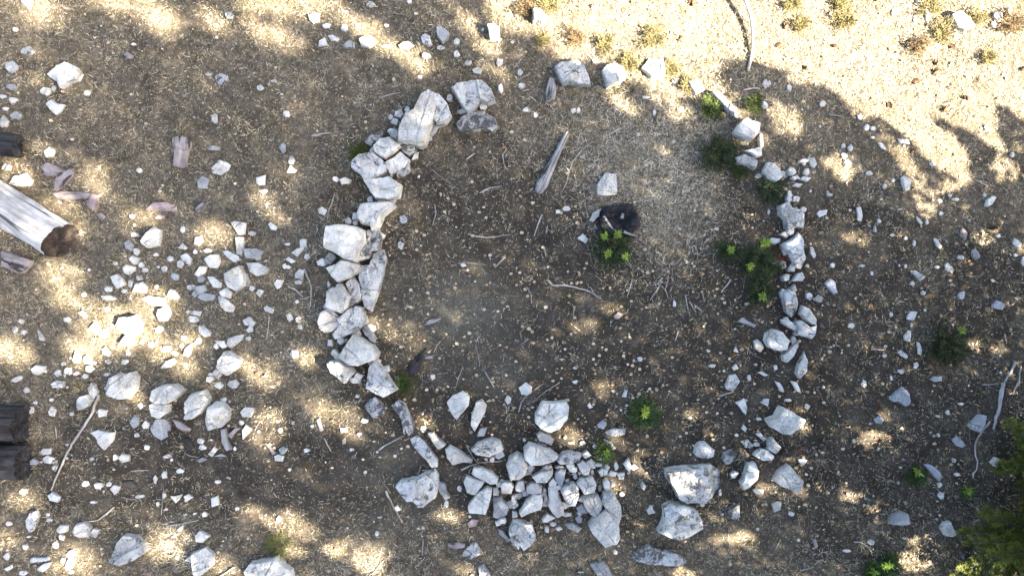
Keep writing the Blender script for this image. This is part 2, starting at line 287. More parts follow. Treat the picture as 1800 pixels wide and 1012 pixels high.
# ------------------------------------------------------------------ surveyed stones: region height tone | outline | label | short name (a landmark for its neighbours)
BIG = """1 .16 w|248,390 300,345 340,326 385,345 413,380 400,415 355,432 318,460 300,425 265,408|big smooth blue-white stone alone in the upper left turf|the big upper left stone
1 0 w|105,0 170,0 165,25 148,48 125,25||
1 0 w|243,545 270,524 300,545 338,548 318,580 290,600 265,575||
1 0 w|205,475 225,455 262,462 268,490 245,503 215,490||
1 0 w|1108,880 1150,838 1203,862 1190,890 1150,915 1112,905|pale five-sided stone right of the upright bark block|the five-sided pale stone
1 0 g|1030,945 1060,920 1092,940 1080,985 1040,985||
1 0 w|230,790 255,768 288,785 275,820 245,825||
1 0 w|50,960 75,920 135,905 165,945 150,970 90,975||
2 0 w|270,70 330,70 330,110 300,125 280,105||
2 0 w|325,245 330,215 360,198 380,240||
2 0 w|375,185 400,182 438,203 430,215 390,212||
2 0 g|450,240 490,205 515,225 515,252 460,252||
2 .12 w|540,205 570,187 605,192 625,220 590,248 550,240|rounded white stone in the upper row left of the sunlit strip|the rounded upper row stone
2 0 w|745,240 770,220 800,217 828,240 800,258 755,255||
2 .12 d|862,195 885,177 910,190 922,235 900,242 870,225|oval spotted stone at the top left of the sun beam|the oval spotted stone
2 .14 g|945,145 970,142 1008,170 1005,205 975,225 950,190||
2 .18 w|1212,135 1245,130 1275,150 1270,220 1225,205|upright sunlit block standing above the ring's top block|the upright sunlit block
2 0 w|1130,365 1160,350 1185,365 1175,390 1140,385||
2 .34 d|1025,465 1060,440 1130,428 1185,430 1225,470 1248,525 1210,540 1170,525 1140,575 1110,590 1085,560 1055,510|large notched block at the upper end of the wall's left arc|the wall's top block
2 .2 k|1050,650 1085,610 1120,595 1190,585 1250,625 1262,665 1240,690 1180,675 1110,685 1065,675|black-crusted slab directly below the wall's top block|the black-crusted slab
2 .48 w|755,665 785,600 830,575 865,505 905,475 940,500 940,560 930,620 880,745 850,755 800,740 750,735|longest leaning white boulder of the upper left wall|the long leaning boulder
2 .34 d|905,478 960,500 1000,545 1020,600 990,635 945,650 930,620 940,560|rounded boulder pressed against the right flank of the long leaning boulder|
2 .14 g|905,700 930,645 960,650 940,690 915,712||
2 .16 k|570,745 600,710 655,683 665,700 640,740 600,765|thin dark-striped slab at the wall's outer edge|
2 .28 w|615,765 650,725 700,720 755,765 720,800 675,830 640,815 620,795|flat-topped white stone below the long leaning boulder|the flat-topped wall stone
2 .16 w|700,690 740,675 755,700 740,735 705,720||
2 .18 k|755,760 830,765 835,800 800,815 765,795||
2 .1 g|830,800 850,795 845,830 815,838||
2 .34 d|500,850 540,810 610,800 650,830 683,865 680,900 620,935 570,945 540,905 505,880|cracked six-sided boulder on the outer side of the upper wall|the cracked wall boulder
2 .24 w|675,850 720,825 755,795 800,835 780,875 720,905 705,925 685,890|smooth stone wedged right of the cracked wall boulder|
2 .16 k|735,905 800,850 805,890 770,930 740,930||
2 .34 w|568,945 610,940 700,928 755,965 742,1030 690,1045 630,1040 600,1000|kite-shaped white block below the cracked wall boulder|the kite-shaped block
2 0 w|160,905 180,862 212,890 200,905||
2 0 w|0,930 48,915 45,965 15,970 0,955||
3 .26 d|228,345 265,325 345,320 375,345 400,400 410,440 350,440 300,430 270,440 250,410 230,365|large flat white slab with a crack at the ring's top|the ring's top slab
3 .2 w|475,365 500,340 545,335 580,350 600,400 570,430 530,440 500,455 490,410|half-sunlit white stone right of the ring's top slab|the half-sunlit top stone
3 .15 w|680,355 720,305 785,310 800,370 790,410 730,405|glaring sunlit stone at the top of the ring|the glaring sunlit stone
3 .13 w|915,425 935,400 990,420 1005,470 960,495 930,460||
3 .16 d|1050,480 1075,480 1130,530 1190,600 1180,615 1130,575 1080,520|long narrow sunlit stone at the ring's upper right|the long narrow sunlit stone
3 .26 w|1170,680 1200,640 1225,620 1250,635 1295,645 1285,700 1250,735 1205,720 1175,700|chunky white stone at the ring's upper right bend|the upper right bend stone
3 .1 w|1290,690 1308,700 1312,770 1295,775||
3 .22 d|1165,825 1210,805 1260,825 1280,850 1270,885 1225,865 1180,855|rounded spotted stone right of the dark green bush|the rounded spotted stone
3 .18 w|1210,790 1250,780 1300,770 1305,815 1270,825 1245,805||
3 .14 w|445,970 490,905 545,910 550,1012 500,1022 450,1015|square white slab lying alone inside the ring above the stump|the lone square slab
3 .2 d|110,40 150,50 182,85 180,120 110,112|sunlit boulder with a dark flank at the top edge|the top edge boulder
4 0 w|573,745 600,750 625,790 590,775||
4 0 w|680,725 735,728 742,755 690,752||
4 .1 w|700,930 720,915 745,945 740,990 715,1000 705,965|oval white stone in the slanting sun streak on the right|the oval streak stone
4 0 w|210,825 240,822 255,860 240,882 220,870||
4 .2 w|0,850 30,855 60,890 70,930 40,950 0,935 -20,890|smooth white boulder of the upper right wall beside a bush|the upper right wall boulder
4 0 w|815,45 845,35 855,80 830,105||
4 .16 w|960,80 1000,60 1045,95 1080,130 1030,160 985,135|flat sunlit rock among clumps in the top right corner|the top right corner rock
5 .2 w|740,250 795,175 830,190 833,225 820,272 770,283 745,265|tall wedge of white stone right of the sawn log|the tall white wedge
5 0 w|680,200 720,208 730,225 690,228||
5 0 g|650,260 670,243 700,270 690,300 660,290||
5 0 w|642,390 660,370 710,385 705,405 670,427 650,415||
5 0 w|577,435 610,422 640,440 657,475 610,495 590,465|leaf-shaped white stone leading the rubble's upper left edge|the leaf-shaped stone
5 0 w|690,515 710,475 745,462 765,490 760,520||
5 0 w|525,535 580,533 610,550 590,560 540,555||
5 0 w|873,535 890,498 915,505 940,545 915,555 880,545||
5 0 w|1020,230 1055,222 1062,250 1040,275 1015,270||
5 0 w|930,285 955,260 982,285 970,295||
5 0 w|945,325 975,312 1003,345 990,375 960,355||
5 0 w|1015,425 1045,380 1083,382 1075,410 1040,440||
5 0 w|1065,345 1100,322 1145,320 1150,355 1135,390 1100,388 1080,362|notched white stone in the upper rubble left of the wall|the notched rubble stone
5 0 w|1087,435 1115,435 1163,468 1155,493 1115,490||
5 0 w|1160,300 1185,298 1240,322 1262,345 1225,360 1190,335||
5 0 g|1230,228 1270,228 1275,290 1265,325 1238,315|upright grey bar of stone in the rubble's star cluster|the upright grey bar
5 0 g|1275,290 1340,288 1380,305 1350,345 1285,335||
5 .12 w|1285,362 1345,362 1405,395 1390,420 1340,430 1310,410|long white stone pointing right from the rubble's star cluster|the long pointing stone
5 .18 w|1175,420 1215,395 1255,380 1275,420 1275,480 1235,508 1195,490 1180,455|broad creamy block at the centre of the star-shaped cluster|the broad creamy block
5 0 g|1278,420 1295,415 1310,465 1285,487||
5 0 w|1208,150 1240,145 1285,155 1280,210 1250,215 1225,180||
5 0 g|1005,530 1030,485 1070,478 1083,510 1050,525 1020,540||
5 0 b|1030,540 1065,518 1125,530 1120,555 1070,562||
5 0 w|1145,515 1185,492 1215,515 1205,550 1160,540||
5 0 w|1138,545 1150,532 1190,555 1225,590 1215,622 1180,615 1155,590|tapering white stone below the broad creamy block|the tapering stone
5 0 w|995,630 1015,612 1057,615 1045,643||
5 0 w|1040,690 1065,690 1105,725 1095,745 1070,752 1042,725||
5 0 w|1270,662 1305,642 1338,675 1320,697 1280,688||
5 0 w|1122,770 1175,770 1187,800 1165,812||
5 0 w|1187,790 1195,758 1240,742 1272,738 1265,765 1210,808||
5 .2 w|1140,870 1170,828 1195,825 1260,870 1235,915 1185,950 1150,930 1132,905|big creamy boulder at the lower right of the rubble|the big creamy boulder
5 0 p|1110,940 1130,915 1165,945 1140,975||
5 0 w|838,915 870,875 905,862 922,880 890,910||
5 0 w|955,850 970,810 1003,783 1000,820 985,855||
5 0 w|840,825 860,795 895,800 885,830||
5 0 w|735,550 780,535 855,545 865,590 800,585|dazzling flat stone in the upper part of the big sun patch|the dazzling flat stone
5 .12 w|825,640 830,605 870,590 888,625 870,665 840,668||
5 .2 w|605,690 625,650 700,640 730,680 720,730 690,750 630,720|dazzling boulder in the middle of the left sun patch|the dazzling boulder
5 .1 w|625,785 660,735 685,750 695,795 650,797||
5 0 w|465,705 490,675 520,690 525,735 500,740||
5 0 w|525,740 540,705 568,710 565,750 540,757||
5 0 w|405,625 430,610 458,635 445,655||
5 0 w|380,870 395,825 420,850 412,885 390,888||
5 0 w|525,815 550,800 578,830 570,852 545,845||
5 0 w|190,715 205,715 235,760 228,772 210,765||
5 0 w|165,915 190,897 235,905 235,930 200,948 175,945|round-backed white stone in the turf below the left sun patch|the round-backed left stone
5 0 w|55,980 80,960 120,950 115,970 80,988||
5 0 w|265,995 290,978 340,982 335,1015 275,1015||
0 .2 w|181,683 193,664 208,657 216,659 232,654 239,662 237,684 223,700 206,701 190,692|big two-faced boulder beside the top of the long stick|the two-faced boulder
6 0 w|62,160 75,150 112,175 105,193 80,190||
6 0 w|322,80 345,70 372,88 360,115 330,105||
6 0 g|0,295 25,315 25,345 0,350||
6 0 w|228,245 240,237 265,240 265,285 230,280||
6 0 w|183,310 210,290 255,277 250,295 215,332||
6 0 w|155,345 170,330 210,355 185,365||
6 0 w|203,420 225,395 255,400 245,455 205,440||
6 0 w|93,470 110,450 147,452 130,490 110,500||
6 0 w|0,520 15,500 42,510 20,543||
6 0 w|40,600 55,585 92,605 85,630 50,615||
6 0 w|158,635 180,622 195,655 175,672 165,655||
6 0 w|175,840 190,815 220,820 222,850 195,866|lone rounded white stone left of the lower wall|the lone rounded stone
6 .42 w|530,100 545,55 580,50 700,45 720,60 690,90 655,120 640,165 610,195 600,165 555,160 535,135|sharp-ridged boulder just above the big square block|the sharp-ridged boulder
6 .5 w|375,175 440,165 520,175 555,190 570,260 535,300 520,355 465,340 400,300 365,285 368,230|largest squared block of the left wall|the big square block
6 .26 k|555,240 600,225 610,290 590,340 555,350 520,355 540,300||
6 .24 k|580,195 640,180 655,230 640,300 600,300 590,240|black-crusted rubble filling the wall right of the big square block|
6 .14 g|360,340 385,308 410,320 420,335 395,372 365,365||
6 .36 w|370,390 420,370 450,345 500,350 540,375 535,410 470,445 430,462 400,435|blunt white block directly below the big square block|the blunt wall block
6 .24 d|610,320 660,300 675,340 660,430 640,500 625,545 600,610 570,590 555,530 540,440 545,380 600,370|long upright slab tapering down the wall's inner face|the long inner slab
6 .2 d|470,470 510,435 540,470 555,550 530,570 500,580 490,520|dark-veined stone between two wall blocks and the long inner slab|
6 .36 w|375,515 400,492 450,488 490,540 475,600 450,625 405,610 370,590|squat white block in the middle of the left wall|the squat wall block
6 .3 p|325,670 345,620 395,597 430,640 438,690 400,720 365,725 335,705|rounded pinkish boulder jutting out of the wall's left side|the rounded pinkish boulder
6 .28 d|430,650 480,610 520,590 550,600 570,680 520,720 455,750 415,760 405,735 440,690|fractured wide slab right of the rounded pinkish boulder|the fractured slab
6 .14 g|555,710 580,680 620,745 622,780 600,770 570,740||
6 .42 w|445,850 470,800 510,740 560,765 600,795 633,840 620,870 540,898 490,890|pyramid-shaped white boulder in the lower left wall|the pyramid boulder
6 .28 w|370,890 390,875 440,875 490,905 513,935 490,960 465,990 430,965 390,935|white boulder outside the wall, below left of the pyramid boulder|the outlying wall boulder
0 .3 d|647,660 651,643 660,634 675,652 688,672 698,685 675,697 662,692 644,681|triangular slab ending the standing part of the left wall|the triangular slab
7 .1 p|405,140 425,100 462,82 455,120 425,150|narrow streaked stone leaning at the charred stump's left side|
7 0 w|340,235 370,210 400,240 385,262|small pointed white stone lower left of the charred stump|
7 0 w|1265,770 1285,762 1318,800 1300,832 1270,810||
7 0 w|1158,825 1170,800 1185,832||
7 0 w|1150,910 1172,888 1187,915 1160,925||
0 0 d|1275,678 1283,660 1293,658 1300,670 1292,682 1288,687 1278,684||
0 0 w|912,682 924,672 935,680 934,690 926,694 917,693||
7 0 w|1283,935 1310,930 1345,950 1320,955||
8 .2 d|65,65 105,45 120,75 165,90 190,110 195,150 185,180 150,175 130,185 100,180 95,135 70,110|jagged white slab in the right wall, upper of two|the jagged right slab
8 .1 w|60,215 85,198 108,215 95,235||
8 .22 d|80,265 120,245 160,205 178,225 183,300 195,345 180,382 140,380 125,340 110,310 85,290|tall white slab standing in the right wall beside a reddish tuft|the tall right slab
8 .12 w|98,395 120,365 138,372 135,410 105,410||
8 .12 w|125,460 150,420 175,412 190,440 175,460||
8 .2 d|78,520 110,498 140,520 155,560 150,610 125,645 95,615 85,570|oval speckled slab in the lower right wall|the oval speckled slab
8 .16 w|170,630 185,588 215,600 240,635 255,660 250,690 222,682 190,655||
8 .12 w|75,660 100,658 135,680 160,710 145,722 105,700 78,680||
8 .2 d|150,670 175,665 220,700 250,690 245,740 230,760 180,745 145,735 160,710|broken stepped slab at the foot of the right wall|the stepped slab
8 .24 w|0,735 35,712 70,725 105,770 90,815 50,820 10,805 -10,770|plump white boulder inside the foot of the right wall|the plump right boulder
8 .13 w|80,845 120,805 155,770 155,800 130,850 100,883 80,875||
8 .14 d|150,940 160,890 195,830 205,870 200,930 165,965|tongue-shaped grey-white stone below the right wall|the tongue-shaped stone
8 .07 b|38,980 60,990 75,1012 85,1040 65,1035||
8 .07 w|120,980 150,985 172,1045 150,1035||
8 0 w|255,105 270,88 310,85 305,110 270,125||
8 0 w|465,72 485,70 495,120 490,145 470,140||
8 0 w|775,115 808,155 800,165 780,140||
8 0 w|220,280 235,278 252,330 240,340 222,310||
8 0 b|300,470 325,445 350,465 362,520 345,527 320,500|ridged blue-grey stone right of the tall right slab|the ridged blue-grey stone
8 0 w|865,235 880,232 910,280 900,292 880,275||
8 0 w|745,405 770,402 825,435 800,460 770,430||
8 0 w|925,370 940,362 978,400 965,417 930,400||
8 0 b|992,530 1005,515 1030,510 1025,550 1000,553||
8 .08 b|1175,585 1200,557 1242,580 1225,608 1180,600|diamond-shaped flat blue-white stone far out on the right|the diamond-shaped stone
8 .08 w|1138,65 1150,30 1180,12 1193,20 1170,60 1150,70|slanting white oval stone near the right edge|the slanting white oval
8 0 w|1280,262 1290,232 1328,262 1320,282 1295,280||
8 0 w|728,645 745,615 778,618 765,660 730,660|squarish stone topping the short line of stones right of the ring|the line's top stone
8 0 w|712,745 735,715 752,720 742,775 715,768||
8 0 w|780,775 795,780 805,820 800,845 785,840||
8 0 w|678,830 695,818 733,850 725,867 695,850||
8 0 b|848,970 870,955 915,955 905,980 870,985||
8 0 g|1065,300 1090,292 1110,325 1090,350 1068,330||
9 0 w|458,30 480,0 495,10 513,50 490,90 470,60||
9 .14 w|395,115 420,75 455,65 480,90 455,125 420,140|rounded stone against the upper part of the long stick|
9 0 w|253,150 270,122 295,145 285,178 258,172||
9 0 w|500,155 520,138 560,145 555,175 520,182||
9 0 w|718,115 735,105 752,125 735,143||
9 .24 w|795,90 805,40 850,15 905,12 950,45 920,80 870,110 815,105|large fan-shaped white boulder, left of three big lower left boulders|the fan-shaped boulder
9 .18 w|782,115 820,108 880,118 878,155 830,187 800,175|squarish block tucked under the fan-shaped boulder|
9 .24 w|965,190 970,100 1000,60 1060,45 1085,80 1080,120 1040,165 1000,190|tall creamy boulder, middle of three big lower left boulders|the middle lower left boulder
9 .2 w|1075,215 1090,130 1120,105 1160,108 1195,145 1190,200 1150,235 1090,250|rounded pitted boulder, right of three big lower left boulders|the pitted boulder
9 .08 g|785,240 820,190 860,190 885,225 880,280 840,300 800,270|low grey stone with bark lying over it|the low grey stone
9 0 b|678,210 695,178 727,180 722,225 700,240||
9 0 w|740,225 760,197 783,215 775,240 748,243||
9 .08 w|470,265 510,250 560,262 597,262 590,300 545,350 520,325 500,290|three-pointed flat stone half sunk in soil right of the long stick|the three-pointed flat stone
9 0 w|618,395 635,375 675,378 677,410 640,420||
9 0 b|205,365 230,342 270,345 262,375 225,380||
9 0 b|225,395 245,380 285,400 265,425 230,420||
9 0 b|155,410 175,395 207,415 190,432 160,430||
9 .07 b|250,590 275,570 315,600 300,628 265,615|blue-grey stone at the bottom end of the long stick|the stick-end stone
9 0 w|1087,375 1120,335 1138,350 1110,388||
9 0 w|1257,155 1280,130 1328,135 1312,180 1270,178||
9 0 w|1118,18 1140,0 1172,15 1150,35||
9 0 w|1265,250 1285,222 1318,245 1290,275 1270,300||
9 0 p|577,555 595,535 627,545 620,570 600,587||
9 0 w|890,595 955,585 920,630||
9 0 w|960,595 985,582 1012,600 970,625||
9 0 w|1105,605 1140,592 1145,640 1110,650||
9 .1 d|135,720 160,680 190,672 202,700 185,750 155,785 140,755|tall mottled stone near the left edge below the dark logs|the tall mottled stone
9 0 w|293,765 315,743 358,748 350,780 310,790||
9 .14 w|383,770 400,740 440,732 470,760 460,805 420,805 390,790|egg-shaped creamy stone at the tip of a bent twig, lower left|the egg-shaped stone
9 0 w|472,785 490,762 522,770 500,812 478,800||
9 .26 d|570,935 600,880 620,830 645,802 700,815 757,885 700,925 640,945 600,940|large peaked boulder near the bottom left edge|the peaked boulder
9 .2 w|1000,900 1070,870 1110,905 1108,960 1060,1000 1020,1012 1005,960|upright shield-shaped boulder by the bottom edge|the shield-shaped boulder
9 .08 w|967,930 1000,898 1005,940||
9 0 w|1022,800 1045,775 1100,800 1060,835 1025,830||
9 0 w|925,770 960,740 955,770 938,782||
9 0 w|345,900 370,875 395,885 390,910 355,915||
9 0 w|340,960 360,915 395,920 375,970 350,985||
9 0 b|160,925 175,910 250,912 250,930 165,940||
9 0 b|187,975 230,945 265,940 250,970 225,990||
9 0 w|20,975 65,950 65,970 40,985||
0 .22 w|430,1003 440,990 466,985 487,978 494,988 510,1002 514,1016 432,1016|broad cracked boulder cut by the bottom edge|the bottom edge boulder
10 .16 k|565,130 595,90 625,78 660,120 673,160 640,180 610,195 595,165|black-spotted stone below the triangular slab|the black-spotted stone
10 .2 k|712,120 740,97 775,115 800,170 820,210 818,260 795,280 775,270 780,235 760,190 735,155|long bent dark-streaked slab continuing the left wall downward|the bent streaked slab
10 .16 w|1000,105 1030,70 1080,50 1115,80 1110,120 1070,165 1050,197 1035,180 1015,140|arrowhead stone, left of a pair inside the ring's lower left|the arrowhead stone
10 .14 w|1130,160 1150,105 1180,92 1205,120 1195,160 1165,215 1145,255 1125,220|narrow drop-shaped stone right of the arrowhead stone|the drop-shaped stone
10 .16 w|900,265 930,262 960,295 992,325 960,350 935,325||
10 .14 d|808,300 840,285 880,310 920,365 948,400 945,440 920,445 890,400 850,365 820,330|long flat slab slanting above the notched lower boulder|the slanting flat slab
10 .16 w|990,350 1015,330 1060,355 1130,400 1125,420 1080,415 1030,430 1000,395|fish-shaped stone between the slanting slab and the loaf stone|the fish-shaped stone
10 .2 d|1125,350 1160,315 1230,292 1275,305 1295,350 1260,370 1220,388 1150,375|loaf-shaped stone with a grey flank above a forked twig|the loaf stone
10 .3 d|732,545 760,515 840,500 890,475 925,465 947,490 945,570 930,610 880,645 850,648 825,620 790,620 765,590 750,565|big notched boulder at the ring's lower left corner|the notched lower boulder
10 .16 w|1140,445 1180,445 1230,465 1267,500 1260,525 1225,530 1190,510 1130,480||
10 .2 w|1087,520 1100,492 1150,505 1195,515 1190,530 1150,585 1105,575|triangular white stone at the left of the lower rubble heap|
10 .26 w|1110,650 1160,575 1205,550 1233,560 1225,610 1200,685 1115,680|slanted white block at the lower left of the rubble heap|the slanted heap block
10 .18 g|1240,610 1280,600 1325,650 1310,690 1275,720 1240,700||
0 .16 w|880,850 887,846 898,846 903,853 898,866 882,866||
10 .1 g|1240,550 1265,545 1270,590 1240,590||
10 .1 g|955,520 990,530 1000,570 1015,600 990,610 960,570||
10 .08 g|1155,285 1170,240 1210,235 1195,280||
10 0 w|722,650 740,640 760,665 735,675||
10 0 w|435,235 475,235 478,260 445,262|small square stone lying in the oval sun patch|
10 0 w|95,385 115,375 147,385 140,412 100,410||
10 .1 d|1080,905 1095,875 1150,832 1165,860 1183,895 1150,905 1120,922|star-shaped speckled stone below the heap near the bottom edge|the star-shaped stone
10 .1 g|1165,965 1190,950 1225,1005 1230,1015 1170,1015||
0 .28 w|890,818 895,805 910,797 921,802 928,820 924,835 912,843 897,843|rounded white block at the upper left of the rubble heap|the rounded heap block
10 .1 g|1265,765 1285,770 1339,825 1320,830 1275,790||
11 .32 w|125,170 160,105 200,110 280,102 297,130 285,190 250,235 200,255 150,235 125,210|large pentagon-shaped white block above the rubble heap|the pentagon block
11 .16 w|130,275 150,255 185,265 220,300 205,330 170,310 140,300||
11 .1 g|125,320 150,305 185,325 160,340 130,330||
11 .32 w|65,350 90,322 140,335 200,355 240,385 215,410 150,430 100,430 65,395|thick white slab on top of the rubble heap|the thick heap slab
11 .22 d|235,405 265,370 310,362 355,385 355,405 300,430 250,425||
11 .16 w|340,425 370,410 410,440 400,480 370,480 355,455||
11 .22 w|105,490 150,465 213,455 213,480 180,520 130,518||
11 .16 g|225,470 250,445 282,452 275,500 260,540 240,530 222,495||
11 .2 p|75,545 95,525 130,520 158,545 150,575 110,582 80,575||
11 .16 w|15,545 30,512 60,515 68,560 40,572 18,565||
11 .1 p|5,585 50,568 70,585 35,608 10,600|yellowish stone in the middle of the rubble heap|
11 .12 w|0,590 20,605 35,640 10,660 -10,640||
11 .26 w|40,680 75,620 110,585 150,585 160,615 150,660 90,680 50,700|leaning white slab at the bottom of the rubble heap|the leaning heap slab
11 .2 p|185,640 195,610 190,550 235,545 245,590 270,650 275,690 235,705 210,680|tall pinkish-grey stone in the lower rubble heap|the tall pinkish heap stone
11 .24 d|253,560 285,535 320,525 350,545 345,600 330,640 295,640 270,600|split stone with a dark crack in the heap's right half|the split heap stone
11 .24 w|340,530 360,500 420,490 440,530 430,570 375,580 355,545||
11 .24 p|365,600 400,582 450,590 472,625 465,660 440,700 410,685 380,650|heart-shaped pinkish stone at the heap's right side|the heart-shaped stone
11 .28 d|470,620 480,580 520,568 545,600 567,640 570,690 555,740 520,690 490,660||
11 .34 w|405,755 430,720 490,670 520,690 555,740 560,800 545,835 485,855 455,820 420,785|big faceted block at the lower right tip of the heap|the faceted tip block
11 .1 g|335,655 365,630 390,670 385,685 345,675||
11 .14 w|475,520 490,500 512,520 512,560 490,570 478,550||
11 .26 d|0,740 10,722 60,735 105,750 122,810 105,840 60,872 35,865 40,845 0,830 -15,780|deeply cracked boulder below the rubble heap|the deeply cracked boulder
11 .1 g|270,740 320,735 370,765 345,785 300,765||
11 .1 g|150,590 165,545 182,560 175,590||
11 .14 w|190,525 215,495 235,520 230,545 195,545||
11 .08 w|0,670 25,675 30,700 0,705||
11 0 b|445,220 475,195 498,215 480,240 450,235||
11 .08 g|485,260 530,240 595,240 590,270 540,282 500,275|low crumpled grey stone below left of the leafy plant|the low crumpled stone
11 .07 w|480,295 520,310 545,345 525,352 485,325||
11 0 w|392,120 405,103 425,130 405,137||
11 0 b|575,75 590,38 605,40 598,78||
11 .1 w|580,425 612,395 622,430 615,470 600,455||
11 .08 w|495,490 515,462 550,470 540,490||
11 .07 g|548,475 590,470 585,505 560,505||
11 .28 m|812,465 870,455 930,450 1040,435 1085,470 1085,550 1050,590 1000,630 960,620 910,625 870,600 845,545 820,510|huge flat slab with dark lichen blotches, lower right of the heap|the huge lichen slab
11 .34 d|770,780 800,720 800,660 835,640 900,645 960,665 985,710 1003,770 960,795 880,820 830,810|large spotted boulder just below the huge lichen slab|the large spotted boulder
11 .2 k|630,925 670,880 720,855 790,880 860,890 915,935 900,945 830,960 720,950|low crescent slab speckled black near the bottom edge|the crescent slab
11 .16 d|955,370 975,320 1010,312 1055,350 1050,385 1010,397 965,385|round speckled stone above the huge lichen slab|the round speckled stone
11 .14 k|1100,400 1110,370 1150,355 1175,370 1160,405 1120,430||
11 .2 w|1195,525 1215,490 1235,430 1270,422 1285,460 1280,500 1235,545 1210,557|slanting upright stone right of the huge lichen slab|the slanting upright stone
11 .08 w|1140,480 1160,462 1185,470 1165,500 1148,498||
11 .08 w|1260,565 1280,552 1315,560 1310,582 1275,580||
11 .12 k|1120,670 1160,645 1190,620 1190,700 1155,712 1130,700||
11 0 w|1168,105 1195,95 1215,82 1230,130 1225,170 1205,150 1185,120||
11 0 w|1300,105 1320,85 1345,85 1339,125||
11 0 w|1198,240 1212,220 1230,240 1220,258||
11 0 d|1200,310 1235,298 1265,330 1255,345 1220,340||
11 .12 d|1265,380 1300,345 1339,355 1365,380 1350,405 1310,405||
11 0 d|1275,270 1300,262 1335,295 1315,305||
11 0 w|705,670 725,640 750,680 715,690||
11 .12 g|410,950 480,935 500,960 525,1005 520,1015 450,1015||
12 .3 w|5,200 50,180 75,130 110,145 185,190 175,215 110,270 75,265 30,240|faceted diamond boulder with a sunlit side in the lower right ring|the faceted diamond boulder
12 .26 w|35,510 60,465 110,433 150,480 180,510 175,545 160,575 120,560 80,545 50,525|kite-shaped boulder alone at the ring's lower right corner|the lower right kite boulder
12 .14 d|0,300 20,285 65,335 40,370 0,350||
12 0 w|155,400 185,397 207,408 185,432 165,420||
12 0 w|20,635 50,620 72,625 65,665 30,678||
12 .12 b|640,85 665,60 710,25 735,45 745,105 720,122 690,100 660,100|crumbled bluish stone right of the ring's lower half|the crumbled bluish stone
12 0 b|555,190 585,172 605,195 595,217 565,212||
12 .12 b|1055,225 1085,195 1110,170 1140,175 1130,220 1100,258 1070,245|bright blue-white stone beside the dead branch on the right|the branch-side stone
12 0 b|965,300 990,282 1037,330 1020,342 985,330||
12 .08 b|820,430 850,430 885,455 903,480 895,515 870,490 845,460|curved blue-grey stone left of the hooked dead branch|the curved blue-grey stone
12 .15 g|638,720 660,690 700,675 735,690 738,735 700,745 650,742|dull grey domed boulder left of the bottom right sun patch|the grey domed boulder
12 .12 w|905,760 925,735 955,728 983,790 960,805 930,800|pale boulder at the top of the bottom right sun patch|the sun patch boulder
12 .08 w|1165,420 1190,390 1215,400 1240,430 1190,445||"""

